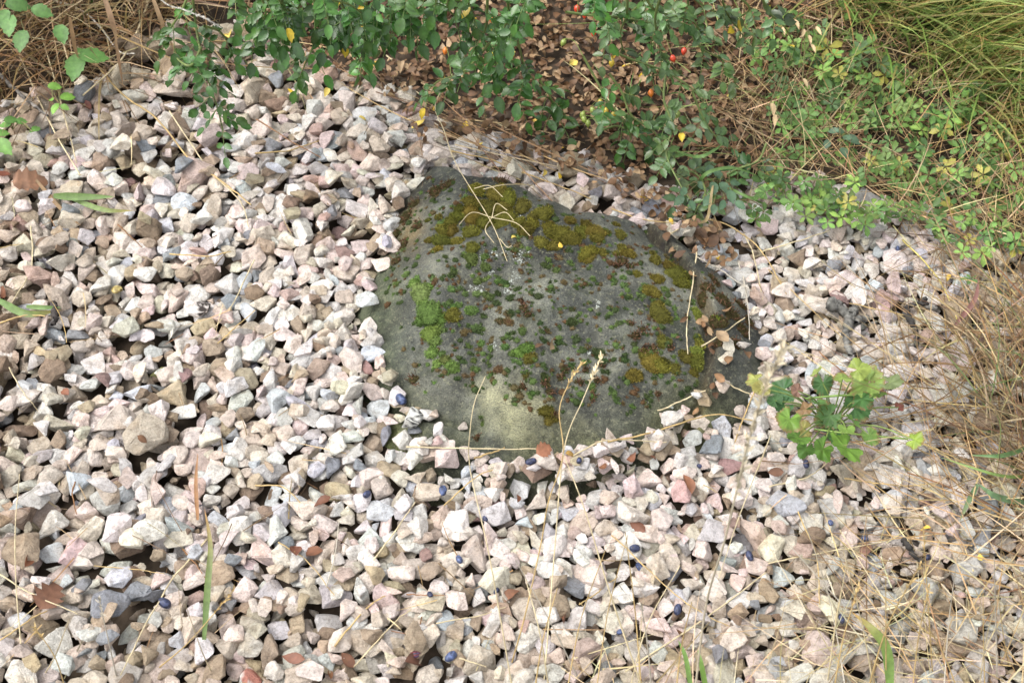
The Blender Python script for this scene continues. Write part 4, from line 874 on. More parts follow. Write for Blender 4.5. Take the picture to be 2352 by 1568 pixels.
# spidery branches on the crossing straw
cs = [o for o in bpy.data.objects if o.name.startswith("crossing_straw")][0]; b = np.array(cs.location); m = MB()
for (a, pts) in (((1110, 448), [(1110, 448), (1160, 437), (1220, 437), (1225, 445)]), ((1130, 512), [(1130, 512), (1160, 500), (1180, 520)]), ((1130, 512), [(1130, 512), (1185, 525), (1217, 555)]), ((1130, 512), [(1130, 512), (1115, 540), (1135, 570)]), ((1130, 512), [(1130, 512), (1085, 500), (1055, 528)]),
                 ((1130, 512), [(1130, 512), (1140, 480), (1165, 495)]), ((1148, 560), [(1148, 560), (1165, 580), (1175, 575)]), ((1090, 445), [(1090, 445), (1125, 440), (1155, 465)])):
    Q = crom(np.array([bhit(u, v + 6) + (0, 0, .016) for u, v in pts]), 6); tube(m, Q, .0007, PALE, 4)
link("seed_branches", m.mesh("seed_branches", M_STRAW, b), cs)

# ------------------------------------------------------------------ grass (uncountable) : vectorised blades
def blades(mb, R, az, L, lean, droop, wd, col, tipcol=None, n=6):
    N_ = len(R); t = np.linspace(0, 1, n); ang = lean[:, None] + droop[:, None] * t[None] ** 1.3
    dl = L[:, None] / (n - 1); h = np.concatenate([np.zeros((N_, 1)), np.cumsum(np.sin(ang[:, :-1]) * dl, 1)], 1); z = np.concatenate([np.zeros((N_, 1)), np.cumsum(np.cos(ang[:, :-1]) * dl, 1)], 1)
    ca, sa = np.cos(az)[:, None], np.sin(az)[:, None]; side = rng.normal(size=(N_, 1)) * .10 * L[:, None] * t[None] ** 2
    P = np.stack([R[:, 0:1] + h * ca - side * sa, R[:, 1:2] + h * sa + side * ca, R[:, 2:3] + z], -1)
    roll = rng.uniform(-1, 1, (N_, 1)); w_ = wd[:, None] * (1 - t[None] ** 2.2) * .5 + .00012
    sx = -sa * np.cos(roll); sy = ca * np.cos(roll); sz = np.sin(roll); Sd = np.stack([sx, sy, sz], -1)
    V = np.stack([P - Sd * w_[..., None], P + Sd * w_[..., None]], 2).reshape(-1, 3)
    i0 = (np.arange(N_)[:, None] * 2 * n + np.arange(n - 1)[None] * 2).ravel(); f = np.stack([i0, i0 + 1, i0 + 3, i0 + 2], -1)
    c = np.repeat(col[:, None], n, 1)
    if tipcol is not None: c = c * (1 - t[None, :, None] ** 2) + tipcol[:, None] * t[None, :, None] ** 2
    mb.add(V, f4=f, col=np.clip(np.repeat(c, 2, 1).reshape(-1, 3), .005, 1))
def region_pts(poly, n, z=True):
    us = [p[0] for p in poly]; vs = [p[1] for p in poly]; out = []
    while len(out) < n:
        u, v = rng.uniform(min(us), max(us)), rng.uniform(min(vs), max(vs))
        if inpoly(u, v, poly): 
            P = at(u, v, 0); P[2] = float(hz(P[0], P[1])) if z else 0; out.append(P)
    return np.array(out)
def pick(cols, n, var=.2):
    c = np.array(cols)[rng.integers(len(cols), size=n)]; return c * (1 + var * rng.normal(size=(n, 1))) * (1 + .06 * rng.normal(size=(n, 3)))
G1 = [(.13, .23, .045), (.17, .28, .06), (.10, .19, .035), (.30, .34, .10), (.46, .40, .16), (.38, .23, .08), (.22, .31, .07)]
D1 = [(.32, .21, .09), (.24, .14, .06), (.46, .36, .20), (.13, .075, .035), (.38, .27, .13), (.18, .12, .06)]
m = MB()
n = 6200; R = region_pts([(1790, -300), (1850, 0), (1950, 60), (2070, 130), (2220, 230), (2352, 330), (2700, 360), (2700, -300)], n); az = rng.normal(size=n) * .9 - .7
blades(m, R, az, rng.uniform(.12, .36, n), rng.uniform(.5, 1.25, n), rng.uniform(-.1, 1.0, n), rng.uniform(.0015, .0042, n), pick(G1, n), pick([(.42, .40, .13), (.24, .36, .08), (.42, .25, .09), (.3, .4, .1)], n))
link("long_grass", m.mesh("long_grass", M_GRASS), kind="stuff")
m = MB(); n = 1500; R = region_pts([(-260, -260), (-260, 200), (60, 200), (220, 160), (340, 70), (620, -40), (620, -260)], n); az = rng.normal(size=n) * .9 - 1.1
blades(m, R, az, rng.uniform(.10, .36, n), rng.uniform(.3, 1.3, n), rng.uniform(.3, 1.4, n), rng.uniform(.0015, .0045, n), pick(D1, n))
n = 420; R = region_pts([(-200, -200), (-200, 260), (80, 270), (240, 235), (420, 90), (420, -200)], n); R[:, 2] += rng.uniform(.002, .02, n)
blades(m, R, rng.uniform(0, 6.28, n), rng.uniform(.06, .22, n), rng.uniform(1.25, 1.6, n), rng.normal(size=n) * .15, rng.uniform(.001, .003, n), pick(D1, n))
n = 60; R = region_pts([(-260, -260), (-260, 120), (220, 60), (300, -260)], n)
blades(m, R, rng.normal(size=n) * 1.2 - 1.2, rng.uniform(.1, .25, n), rng.uniform(.2, .8, n), rng.uniform(.3, 1.2, n), rng.uniform(.003, .006, n), pick([(.09, .16, .04)], n))
link("dead_grass", m.mesh("dead_grass", M_GRASS), kind="stuff")
m = MB()
n = 620; R = region_pts([(2080, 760), (2160, 560), (2352, 480), (2650, 460), (2650, 1250), (2352, 1230), (2230, 1110), (2100, 960)], n); R[:, 2] += rng.uniform(0, .015, n)
blades(m, R, rng.normal(size=n) * .9 + 2.6, rng.uniform(.05, .22, n), rng.uniform(1.0, 1.6, n), rng.normal(size=n) * .25, rng.uniform(.0008, .0022, n), pick(D1, n, .25) * .8)
n = 520; R = region_pts([(2230, 760), (2352, 700), (2700, 700), (2700, 1120), (2352, 1090), (2260, 1000)], n)
blades(m, R, rng.normal(size=n) * 1.2 + 2.4, rng.uniform(.06, .22, n), rng.uniform(.3, 1.2, n), rng.uniform(.2, 1.2, n), rng.uniform(.001, .003, n), pick(D1 + [(.22, .11, .05), (.12, .17, .05)], n) * .75)
n = 1500; R = region_pts([(1640, -40), (1900, -60), (2000, 40), (2352, 250), (2600, 300), (2600, 620), (2100, 560), (1900, 440), (1720, 400)], n); R[:, 2] += rng.uniform(0, .03, n)
blades(m, R, rng.uniform(0, 6.28, n), rng.uniform(.04, .18, n), rng.uniform(.8, 1.55, n), rng.normal(size=n) * .3, rng.uniform(.0008, .002, n), pick(D1, n))
n = 230; R = region_pts([(0, 0), (2352, 0), (2352, 1568), (0, 1568)], n); R = R[[not (boulder_z(np.array(p[0]), np.array(p[1]))[1] < 1.0) for p in R]]; n = len(R); R[:, 2] += .004
blades(m, R, rng.uniform(0, 6.28, n), rng.uniform(.02, .09, n), rng.uniform(1.4, 1.57, n), rng.normal(size=n) * .1, rng.uniform(.0007, .0016, n), pick(D1, n))
n = 330; R = region_pts([(1700, 1568), (1900, 1330), (2100, 1180), (2352, 1130), (2500, 1150), (2500, 1700), (1300, 1700), (1250, 1500)], n); R[:, 2] += .006
blades(m, R, rng.uniform(0, 6.28, n), rng.uniform(.03, .15, n), rng.uniform(1.15, 1.57, n), rng.normal(size=n) * .2, rng.uniform(.0007, .0018, n), pick([(.45, .36, .2), (.36, .27, .14), (.5, .43, .28)], n))
n = 420; R = region_pts([(1380, 60), (1500, -40), (1950, -40), (2000, 300), (1800, 470), (1600, 480), (1450, 330)], n); R[:, 2] += rng.uniform(.0, .03, n)
blades(m, R, rng.uniform(0, 6.28, n), rng.uniform(.04, .16, n), rng.uniform(.7, 1.5, n), rng.normal(size=n) * .35, rng.uniform(.0008, .0018, n), pick([(.13, .20, .05), (.20, .24, .07), (.28, .18, .09), (.36, .28, .14), (.16, .09, .045)], n))
n = 260; R = region_pts([(1960, 840), (2120, 820), (2352, 760), (2500, 1600), (1900, 1600), (2000, 1200)], n); R[:, 2] += rng.uniform(.0, .012, n)
blades(m, R, rng.normal(size=n) * .9 + 2.6, rng.uniform(.05, .20, n), rng.uniform(1.1, 1.57, n), rng.normal(size=n) * .2, rng.uniform(.0008, .002, n), pick(D1, n))
n = 70; R = region_pts([(1200, 480), (1330, 330), (700, 120), (560, 130), (900, 260)], n); R[:, 2] += .014
blades(m, R, rng.normal(size=n) * .4 - .5 + math.pi * rng.integers(0, 2, n), rng.uniform(.08, .25, n), rng.uniform(1.45, 1.6, n), rng.normal(size=n) * .1, rng.uniform(.001, .002, n), pick(D1, n))
link("straw_litter", m.mesh("straw_litter", M_STRAW), kind="stuff")
# single broad blades
def blade(pts, wpx, col, label, tip=None, z0=.01):
    W = np.array([hit(u, v, z0 + .02 * i / len(pts)) if len(q) == 2 else at(u, v, q[2]) for i, q in enumerate(pts) for u, v in [q[:2]]]); Q = crom(W, 7); n = len(Q); t = np.linspace(0, 1, n); k = mpp(Q[n // 2])
    T = np.gradient(Q, axis=0); sd_ = np.cross(T, [0, -.6, .8]); sd_ /= np.linalg.norm(sd_, axis=1, keepdims=True); wv = wpx * k / 2 * np.minimum(1, .55 + t * 2) * (1 - t ** 3) + .0002
    nn = np.cross(sd_, T / np.linalg.norm(T, axis=1, keepdims=True)); V = np.stack([Q - sd_ * wv[:, None], Q - nn * wv[:, None] * .3, Q + sd_ * wv[:, None]], 1).reshape(-1, 3)
    f = [(i * 3 + j, i * 3 + j + 1, i * 3 + j + 4, i * 3 + j + 3) for i in range(n - 1) for j in (0, 1)]
    c = np.array(col)[None] * (1 - t[:, None] ** 3) + np.array(tip or col)[None] * t[:, None] ** 3; m = MB(); m.add(V, f4=f, col=np.repeat(c, 3, 0)); b = Q[0]
    link("grass_blade", m.mesh("grass_blade", M_GRASS, b), None, b, label=label, category="grass blade")
blade([(2046,1600,.03),(2037,1495,.07),(2004,1445,.085),(1957,1405,.08)], 24, (.16,.26,.06), "broad green blade with a browned tip arching over lower gravel", (.4,.22,.06))
blade([(472,1478),(477,1345,.06),(483,1252,.08),(470,1168,.09)], 15, (.13,.20,.06), "rusty green blade standing upright in white gravel", (.35,.17,.05))
blade([(460,1212),(450,1112,.04),(454,1040,.05)], 9, (.30,.15,.06), "narrow rust brown blade above the rusty green blade")
blade([(127,463),(190,452,.03),(262,452,.03)], 18, (.14,.23,.06), "green grass blade beside the curled brown leaf")
blade([(172,470),(240,482,.025),(305,484,.02)], 12, (.16,.24,.07), "thin green blade below the curled brown leaf's blade", (.4,.3,.1))
blade([(0,700),(60,720,.03),(140,712,.02)], 18, (.13,.22,.06), "green grass blade bent over bare soil near the black twig end", (.35,.25,.08))
blade([(60,704,.02),(100,706,.025),(140,706,.02)], 11, (.15,.25,.07), "short green blade lying on the tan dagger blade")
blade([(82,420),(140,480,.02),(185,518,.02)], 9, (.22,.13,.05), "brown stiff blade crossing below the curled leaf")
blade([(1590,1600,.02),(1575,1510,.05),(1558,1470,.06)], 11, (.15,.26,.06), "short green blade at the lower edge beside the seed stalks")
blade([(1625,1600,.02),(1612,1530,.06),(1603,1490,.07)], 12, (.17,.29,.06), "second short green blade at the lower edge, wider")
blade([(2352,1165),(2290,1140,.03),(2245,1110,.04)], 15, (.13,.22,.10), "bluish green blade of the trailing grass tuft")
blade([(2246,1112,.03),(2225,1150,.03),(2205,1195,.02)], 13, (.14,.23,.11), "bluish green blade hanging down from the trailing grass tuft", (.3,.3,.15))
blade([(2352,1105),(2290,1090,.05),(2160,1050,.05)], 7, (.2,.3,.08), "thin bright green blade above the trailing grass tuft")
blade([(2352,1050),(2300,1046,.05),(2230,1045,.04)], 11, (.12,.22,.08), "green blade reaching in above the trailing grass tuft's middle")
blade([(2195,745,.02),(2238,690,.05),(2248,640,.06)], 12, (.26,.13,.11), "purplish brown blade standing among straws near the bent twig")
blade([(1600,450),(1620,400,.06),(1680,385,.06),(1745,405,.03)], 8, (.14,.25,.07), "green blade arching over the leaf litter by the boulder's far end")
blade([(1530,350),(1600,360,.08),(1640,345,.08),(1660,330,.06)], 8, (.15,.27,.08), "green blade looping near the rose shoots above the boulder")
blade([(1620,420),(1690,440,.05),(1770,475,.02)], 8, (.16,.28,.08), "green blade sloping down to the pale stones by the boulder")
blade([(1598,560),(1625,500,.04),(1635,440,.07),(1640,410,.06)], 7, (.42,.32,.16), "dry curled blade standing at the boulder's far edge")
blade([(600,30,.2),(618,80,.14),(636,125,.06)], 10, (.14,.26,.07), "green blade hanging beside the second rose shoot")
blade([(345,-20,.25),(375,60,.2),(400,115,.12),(412,155,.06)], 10, (.33,.22,.12), "brown dry blade hanging down through the dead grass")
blade([(235,-20,.25),(260,60,.2),(270,120,.12),(283,200,.04)], 13, (.34,.22,.13), "wide brown blade hanging straight over dead grass")
blade([(160,40,.2),(172,110,.14),(182,140,.1)], 10, (.30,.19,.10), "short brown blade drooping over the broad green leaves")

# ------------------------------------------------------------------ rose shoots
CANES = [([(440,-30),(450,60),(463,130),(480,190),(500,250),(512,300)],.34,.08,12),([(436,-20),(415,30),(395,60),(385,85)],.34,.26,5),([(462,110),(440,150),(412,140),(400,120)],.26,.18,5),([(470,60),(500,70),(520,90),(530,100)],.30,.2,3),
 ([(752,-30),(735,60),(718,110),(700,150),(690,185)],.40,.10,6),([(640,-40),(650,20),(645,70),(630,100)],.42,.25,7),([(700,-40),(690,10),(660,50)],.42,.3,5),([(590,-30),(610,25),(600,60)],.4,.3,4),([(850,-40),(840,30),(855,80),(835,120)],.42,.14,6),([(760,-40),(790,20),(800,50),(840,60)],.45,.3,5),
 ([(930,-40),(905,20),(875,60),(880,90)],.45,.22,7),([(1000,-40),(960,10),(930,40),(960,60)],.45,.35,6),([(845,40),(835,100),(832,150)],.2,.06,4),([(1120,-40),(1118,50),(1110,100),(1140,150)],.45,.2,6),([(1130,90),(1100,130),(1060,168),(1010,185),(985,205)],.32,.10,8),
 ([(1160,-40),(1168,40),(1150,100),(1125,160),(1105,220)],.42,.08,9),([(1040,-40),(1030,20),(1060,45)],.45,.36,5),([(1180,60),(1198,130),(1205,180),(1190,235)],.35,.08,7),([(1300,28),(1360,36),(1430,40),(1490,52),(1560,50)],.36,.28,9),([(1440,-40),(1440,30),(1425,75),(1430,115)],.42,.2,6),
 ([(1530,-40),(1505,40),(1515,100),(1520,140)],.42,.22,7),([(1410,120),(1460,140),(1530,165),(1590,205),(1625,250)],.22,.12,8),([(1400,170),(1430,215),(1450,265),(1500,300),(1530,345)],.17,.05,6),([(1530,165),(1525,230),(1545,290),(1530,350),(1560,420),(1590,465)],.2,.04,13),([(1590,210),(1610,260),(1640,310),(1680,340)],.16,.05,6),
 ([(1340,130),(1370,185),(1400,240),(1440,290),(1450,320)],.18,.06,6),([(1560,-40),(1610,10),(1650,30)],.42,.3,4),([(1380,-40),(1360,10),(1400,30)],.45,.34,4),([(1240,185),(1265,225),(1280,270)],.12,.05,5),([(1760,330),(1740,370),(1690,390),(1640,420)],.08,.04,6),([(1470,-40),(1500,20),(1560,40),(1590,50)],.4,.3,6),([(1650,-40),(1720,15),(1700,40)],.4,.3,4),
 ([(1380,300),(1420,290),(1460,310),(1490,330)],.07,.04,5),([(1560,390),(1600,400),(1620,440),(1600,480)],.07,.03,6),
 ([(620,-60),(640,0),(680,40),(690,80)],.45,.28,7),([(660,-60),(720,0),(760,50),(770,90)],.45,.28,7),([(800,-60),(815,0),(790,40),(770,70)],.42,.25,7),([(880,-60),(870,0),(850,60)],.48,.34,6),([(960,-60),(930,0),(900,40),(905,80)],.48,.3,7),([(1020,-60),(1000,10),(985,60)],.48,.34,6),
 ([(1080,-60),(1075,0),(1090,50),(1080,90)],.48,.3,7),([(1200,-60),(1190,10),(1160,60),(1150,90)],.48,.3,7),([(1230,-60),(1215,-10),(1190,30)],.5,.4,5),([(1600,-60),(1580,0),(1600,60),(1640,90)],.42,.25,7),([(1680,-60),(1660,0),(1690,60),(1740,80)],.4,.2,7),([(1580,60),(1610,110),(1660,140),(1690,190)],.25,.12,7),
 ([(560,-60),(600,-10),(640,20),(620,70)],.45,.3,6),([(720,-60),(740,-10),(800,10),(830,30)],.5,.4,6),([(1480,-60),(1470,10),(1400,60),(1390,100)],.4,.2,7),([(1740,-60),(1760,20),(1800,60),(1830,110)],.35,.15,6),([(500,-60),(540,-10),(580,30),(585,80)],.4,.25,6)]
HIPS = [(1495,214,'o'),(1409,264,'y'),(1338,264,'g'),(1342,275,'g'),(1351,284,'g'),(1362,254,'g'),(1379,236,'y'),(1392,256,'y'),(1325,20,'r'),(1352,24,'r'),(1343,34,'r'),(1366,36,'r'),(1364,75,'r'),(861,122,'o'),(1023,117,'o'),(820,14,'o'),(1181,40,'o'),(1176,122,'y'),(1571,118,'r'),(1546,135,'r'),(1294,98,'g'),(1556,263,'g'),(1452,215,'g'),
        (1660,30,'o'),(1075,25,'y'),(1130,45,'o'),(1058,142,'g'),(1125,126,'y'),(1405,145,'y')]
HC = {'o': (.60, .17, .02), 'y': (.50, .36, .04), 'g': (.22, .28, .06), 'r': (.52, .05, .02)}
def leaf_col(blue):
    c = np.array((.050, .122, .026)) if not blue else np.array((.085, .150, .052)); return c * (1 + .22 * rng.normal()) * (1 + .06 * rng.normal(size=3))
crecs = []
for ci, (pts, z0, z1, nl) in enumerate(CANES):
    zs = np.linspace(z0, z1, len(pts)); W = []
    for (u, v), z in zip(pts, zs):
        P = at(u, v, 0); g = float(hz(*at(u, v, 0)[:2])); W.append(at(u, v, max(g, -.02) + z))
    Q = crom(np.array(W), 9); b = Q[0]; root = thing("rose_shoot", b); root['category'] = "rose shoot"; root['group'] = "rose shoots hanging from the bush"
    m = MB(); tube(m, Q, np.linspace(.0022, .0011, len(Q)), np.array([.13, .17, .05]) * (1 + .1 * rng.normal(size=(len(Q), 1))), 6)
    for j in range(2, len(Q) - 2, 3):                        # thorns
        d = unit(np.cross(Q[j + 1] - Q[j], rng.normal(size=3))); s_ = unit(Q[j + 1] - Q[j]) * .0014; m.add([Q[j] - s_, Q[j] + s_, Q[j] + d * .006], f3=[(0, 1, 2)], col=(.2, .12, .06))
    link("stem", m.mesh("stem", M_STEM, b), root)
    blue = pts[0][0] > 1380
    if pts[0][0] > 1280: nl = max(3, round(nl * .72))
    for li in range(nl):
        f = .22 + .78 * (li + .5 * rng.random()) / nl; f = min(f, .995) if li < nl - 1 else 1.0
        j = min(int(f * (len(Q) - 1)), len(Q) - 2); P = Q[j]; d = unit(Q[j + 1] - Q[j]); k = mpp(P)
        side = unit(np.cross(d, [0, -.5, .86])) * (1 if li % 2 else -1)
        rd = unit(d * .45 + side * (.9 if li < nl - 1 else .1) + rng.normal(size=3) * .22 + np.array([0, -.15, -.25])); nrm = unit(np.array([rng.normal() * .35, -.35 + rng.normal() * .3, 1]))
        npair = rng.integers(2, 4); RL = (44 + 12 * rng.random()) * k * (.8 if blue else 1.0); sag = np.array([0, 0, -1.]); 
        rp = np.array([P + rd * RL * t_ + sag * .010 * t_ * t_ for t_ in np.linspace(0, 1, 6)]); mm = MB(); tube(mm, rp, .0007, (.12, .18, .05), 4)
        leaf = link("leaf", mm.mesh("leaf", M_STEM, b), root)
        sdv = unit(np.cross(nrm, rd)); LL = rng.uniform(29, 39) * k * (1.0 if not blue else .92)
        col = leaf_col(blue); items = [(1.0, rd)]
        for a in range(npair):
            t_ = .35 + .6 * a / npair; items += [(t_, unit(rd * .45 + sdv)), (t_, unit(rd * .45 - sdv))]
        for t_, dd in items:
            p0 = rp[min(int(t_ * 5), 5)]; c = col * (1 + .12 * rng.normal())
            if rng.random() < .012: c = np.array((.55, .40, .04))
            mm = MB(); sz = LL * (1.1 if t_ == 1.0 else .75 + .3 * t_) * rng.uniform(.85, 1.1)
            put(mm, leafgeo(sz, sz * rng.uniform(.52, .62), 8, .44, rng.uniform(.15, .55), rng.uniform(-.05, .3), .10, rng.normal() * .15), p0, unit(dd + rng.normal(size=3) * .12), unit(nrm + rng.normal(size=3) * .22), c, .08)
            link("leaflet", mm.mesh("leaflet", M_ROSE, b), leaf)
    crecs.append([root, Q, b, nl])
def hip_mesh(P, s, col, d):
    m = MB(); B = basis(d, [0, -.7, .7]); V = []; nu, nv = 10, 8
    for j in range(nv + 1):
        t_ = j / nv; r = math.sin(math.pi * min(t_ * 1.02, 1)) ** .7 * .36 * (1 - .15 * t_)
        for k in range(nu): th = k / nu * 6.283; V.append(np.array([t_ - .5, r * math.cos(th), r * math.sin(th)]) * s @ B + P)
    m.add(V, f4=[(j * nu + k, j * nu + (k + 1) % nu, (j + 1) * nu + (k + 1) % nu, (j + 1) * nu + k) for j in range(nv) for k in range(nu)], col=col)
    for k in range(5):
        th = k * 1.257; e = unit(np.array([.6, math.cos(th), math.sin(th)]) @ B); tip = P + np.array([.48, 0, 0]) * s @ B
        put(m, leafgeo(s * .3, s * .09, 2), tip, e, [0, 0, 1], (.16, .10, .04))
    return m
for (u, v, kd) in HIPS:
    best = None
    for r in crecs:
        pu, pv = project(r[1][:, 0], r[1][:, 1], r[1][:, 2]); dd = np.hypot(pu - u, pv - v); j = int(np.argmin(dd))
        if best is None or dd[j] < best[0]: best = (dd[j], r, j)
    _, r, j = best; z = r[1][j][2] * .8 + .0; P = at(u, v, max(z - .01, .03)); s = 20 * mpp(P)
    d = unit(np.array([rng.normal() * .3, -.5, -.8])); m = hip_mesh(P, s, np.array(HC[kd]) * rng.uniform(.85, 1.15), d); top = P - d * s * .5
    q0 = r[1][j]; q1 = (q0 + top) / 2 + np.array([0, 0, .012]); tube(m, crom([q0, q1, top], 5), .0008, (.14, .18, .05), 4)
    link("rose_hip", m.mesh("rose_hip", M_HIP, r[2]), r[0])
tips = np.array([r[1][-1][:2] for r in crecs])
for i, r in enumerate(crecs):
    r[0]['label'] = "hanging rose shoot with glossy leaves drooping over the gravel" if i == 0 else auto_label(tips[i], "leafy rose shoot", tips, 30)
# the bush itself, rooted above the frame
b = np.array([.15, 2.75, .02]); bush = thing("rose_bush", b); bush['label'] = "dense rose bush with dark glossy foliage shading the brown leaf litter"; bush['category'] = "bush"
m = MB(); fo = MB()
for i in range(90):
    a = rng.uniform(-2.9, -.25) if i % 3 else rng.uniform(0, 6.28); p0 = b + rng.normal(size=3) * (.1, .06, 0); rr = rng.uniform(.3, .62); h = rng.uniform(.45, 1.15)
    e = p0 + np.array([math.cos(a) * rr * 1.75, math.sin(a) * rr, h * .55]); Q = crom([p0, p0 + (e - p0) * .45 + np.array([0, 0, h * .75]), e], 8); tube(m, Q, np.linspace(.005, .0014, len(Q)), (.10, .12, .045), 5)
    for _ in range(70):
        j = rng.integers(3, len(Q)); P = Q[j] + rng.normal(size=3) * .055; u, v = project(*P)
        if v > 45 + 30 * math.sin(u / 90) or P[2] < .05: continue
        if 1230 < u < 1330 and v > -60: continue
        sz = rng.uniform(.020, .030); put(fo, leafgeo(sz, sz * .65, 5, .46, .3, .15), P, unit(rng.normal(size=3) * (1, 1, .5)), unit(np.array([0, -.2, 1]) + rng.normal(size=3) * .4), leaf_col(False))
link("canes", m.mesh("canes", M_STEM, b), bush); link("foliage", fo.mesh("foliage", M_ROSE, b), bush, kind="stuff")

# ------------------------------------------------------------------ cinquefoil plants
CQ = [(1901,110,28,'y'),(1891,203,22,''),(1986,107,28,''),(1947,27,26,'p'),(2094,253,26,''),(2144,263,22,''),(2161,240,22,''),(2051,350,24,''),(2111,337,24,''),(2207,343,24,''),(2167,297,22,'y'),(1991,290,18,''),(1951,340,20,''),(1861,313,18,''),(1819,273,18,''),(1841,207,18,''),(1927,217,18,''),(2024,213,22,''),(2057,213,20,''),(2037,383,24,''),(2064,377,24,''),
 (2171,383,24,'y'),(2214,403,24,''),(2264,390,26,''),(2311,460,24,''),(1964,420,22,''),(1911,430,20,''),(1804,420,18,''),(1774,387,20,''),(1864,460,18,''),(1901,463,20,''),(2151,507,24,''),(2177,467,28,''),(2211,473,24,''),(2197,427,26,''),(2134,437,20,''),(2247,207,24,''),(2224,200,18,''),(2207,230,22,''),(2324,207,22,''),(2291,343,24,''),(2244,373,22,''),(2011,273,20,''),(1985,275,18,''),
 (2064,293,20,''),(2117,300,20,''),(1994,327,18,''),(1760,440,18,''),(1730,480,16,''),(1735,505,20,''),(1755,488,22,''),(1850,497,20,''),(1900,510,18,''),(1930,480,18,''),(2170,540,20,''),(2210,580,18,''),(2230,640,16,''),(1905,150,20,''),(1870,120,18,''),(1930,250,18,''),(1955,245,20,''),(2280,420,22,''),(2330,390,22,''),(1700,460,14,''),(1960,170,20,'')]
CQP = [(1700, 60), (1790, 20), (2000, 90), (1900, 90), (2000, 120), (2150, 200), (2352, 320), (2352, 560), (2230, 620), (2120, 500), (1960, 520), (1850, 480), (1720, 470), (1800, 330)]
while len(CQ) < 400:
    u, v = rng.uniform(1690, 2352), rng.uniform(20, 630)
    if inpoly(u, v, CQP): CQ.append((u, v, rng.uniform(14, 23), 'y' if rng.random() < .04 else ''))
left = list(range(len(CQ))); groups = []
while left:
    s = left[0]; near = sorted(left, key=lambda j: math.hypot(CQ[j][0] - CQ[s][0], CQ[j][1] - CQ[s][1]))[:5]; near = [j for j in near if math.hypot(CQ[j][0] - CQ[s][0], CQ[j][1] - CQ[s][1]) < 75]
    groups.append(near); left = [j for j in left if j not in near]
CGR = [(.115, .22, .05), (.095, .19, .045), (.15, .26, .055), (.08, .16, .045), (.18, .28, .06)]
gc = []
for g in groups:
    b = hit(np.mean([CQ[j][0] for j in g]), min(np.mean([CQ[j][1] for j in g]) + 12, 1500)); root = thing("cinquefoil_plant", b); root['category'] = "plant"; root['group'] = "creeping cinquefoil plants"; gc.append((root, b, len(g)))
    for j in g:
        u, v, r, kd = CQ[j]; gz = float(hit(u, v)[2]); P = at(u, v, gz + rng.uniform(.02, .06)); R = r * mpp(P) * 1.22; nrm = unit(np.array([rng.normal() * .3, -.30 + rng.normal() * .28, 1])); t1 = unit(np.cross(nrm, rng.normal(size=3))); t2 = np.cross(nrm, t1)
        col = np.array(CGR[rng.integers(5)]) * (1 + .24 * rng.normal()) * rng.choice([1, 1, 1, .7], 1); nl = 5 if rng.random() < .8 else 4
        if kd == 'y': col = np.array((.32, .30, .06))
        m = MB()
        for a in range(nl):
            th = a * 2 * math.pi / (5.4 if nl == 5 else 4.4) + rng.normal() * .12; d = t1 * math.cos(th) + t2 * math.sin(th); sz = R * rng.uniform(.85, 1.1) * (1.08 if a in (1, 2, 3) else .8)
            put(m, leafgeo(sz, sz * .52, 8, .62, rng.uniform(.1, .45), rng.uniform(-.15, .3), .22, 0, 0, .9), P + d * R * .05, d, unit(nrm + rng.normal(size=3) * .1), col * (1 + .08 * rng.normal()), .08)
        tube(m, crom([b + rng.normal(size=3) * (.01, .01, 0), (b + P) / 2 + np.array([0, 0, .015]), P], 5), .0006, (.22, .14, .06), 4)
        link("leaf", m.mesh("leaf", M_HERB, b), root)
gp = np.array([g[1][:2] for g in gc])
for root, b, n_ in gc: root['label'] = auto_label(b, "green cinquefoil plant", gp, 35)

# ------------------------------------------------------------------ lobed leaves: avens plant and saplings
def lobed(L, lobes=5, depth=.16, teeth=.05, gap=.5, fold=.10, cup=.12):
    n = 44; th = np.linspace(-math.pi + gap * .5, math.pi - gap * .5, n)
    r = .55 * L * (1 - depth * (0.5 - .5 * np.cos(th * lobes / 1.0)) ** 1.0 + teeth * np.where(np.arange(n) % 2, 1, -1) * .5); r *= (1 + .12 * np.cos(th))
    V = [np.zeros(3)]; f3 = []; f4 = []
    for k, s in enumerate((.35, .7, 1.0)):
        for i in range(n):
            rr = r[i] * s if s == 1 else .55 * L * s * (1 - depth * .5 * s * (0.5 - .5 * math.cos(th[i] * lobes))); z = cup * L * s * s * .5 + fold * L * .14 * math.cos(th[i] * lobes) * s + .02 * L * math.sin(i * 1.3) * s
            V.append(np.array([rr * math.cos(th[i]), rr * math.sin(th[i]), z]))
    f3 = [(0, 1 + i, 2 + i) for i in range(n - 1)]
    for k in range(2):
        for i in range(n - 1): a = 1 + k * n + i; f4.append((a, a + n, a + n + 1, a + 1))
    V = np.array(V); vein = np.cos(th * lobes); return V, f3, f4, np.concatenate([[1.0], np.tile(vein, 3)])
def put_lobed(m, g, P, d, nrm, col, edge=None):
    V, f3, f4, vein = g; B = basis(d, nrm); c = np.tile(np.array(col, float), (len(V), 1)); c *= (1 + .22 * np.clip(vein, 0, 1) ** 6)[:, None] * (1 + .07 * rng.normal(size=(len(V), 1)))
    if edge is not None: n = 44; k = rng.random(n) < .65; c[1 + 2 * n:][k] = edge
    m.add(V @ B + P, f3=f3, f4=f4, col=np.clip(c, .004, 1))
b = hit(1905, 985); av = thing("avens_plant", b); av['label'] = "leafy avens plant with rounded lobed leaves growing from gravel beside the boulder"; av['category'] = "plant"
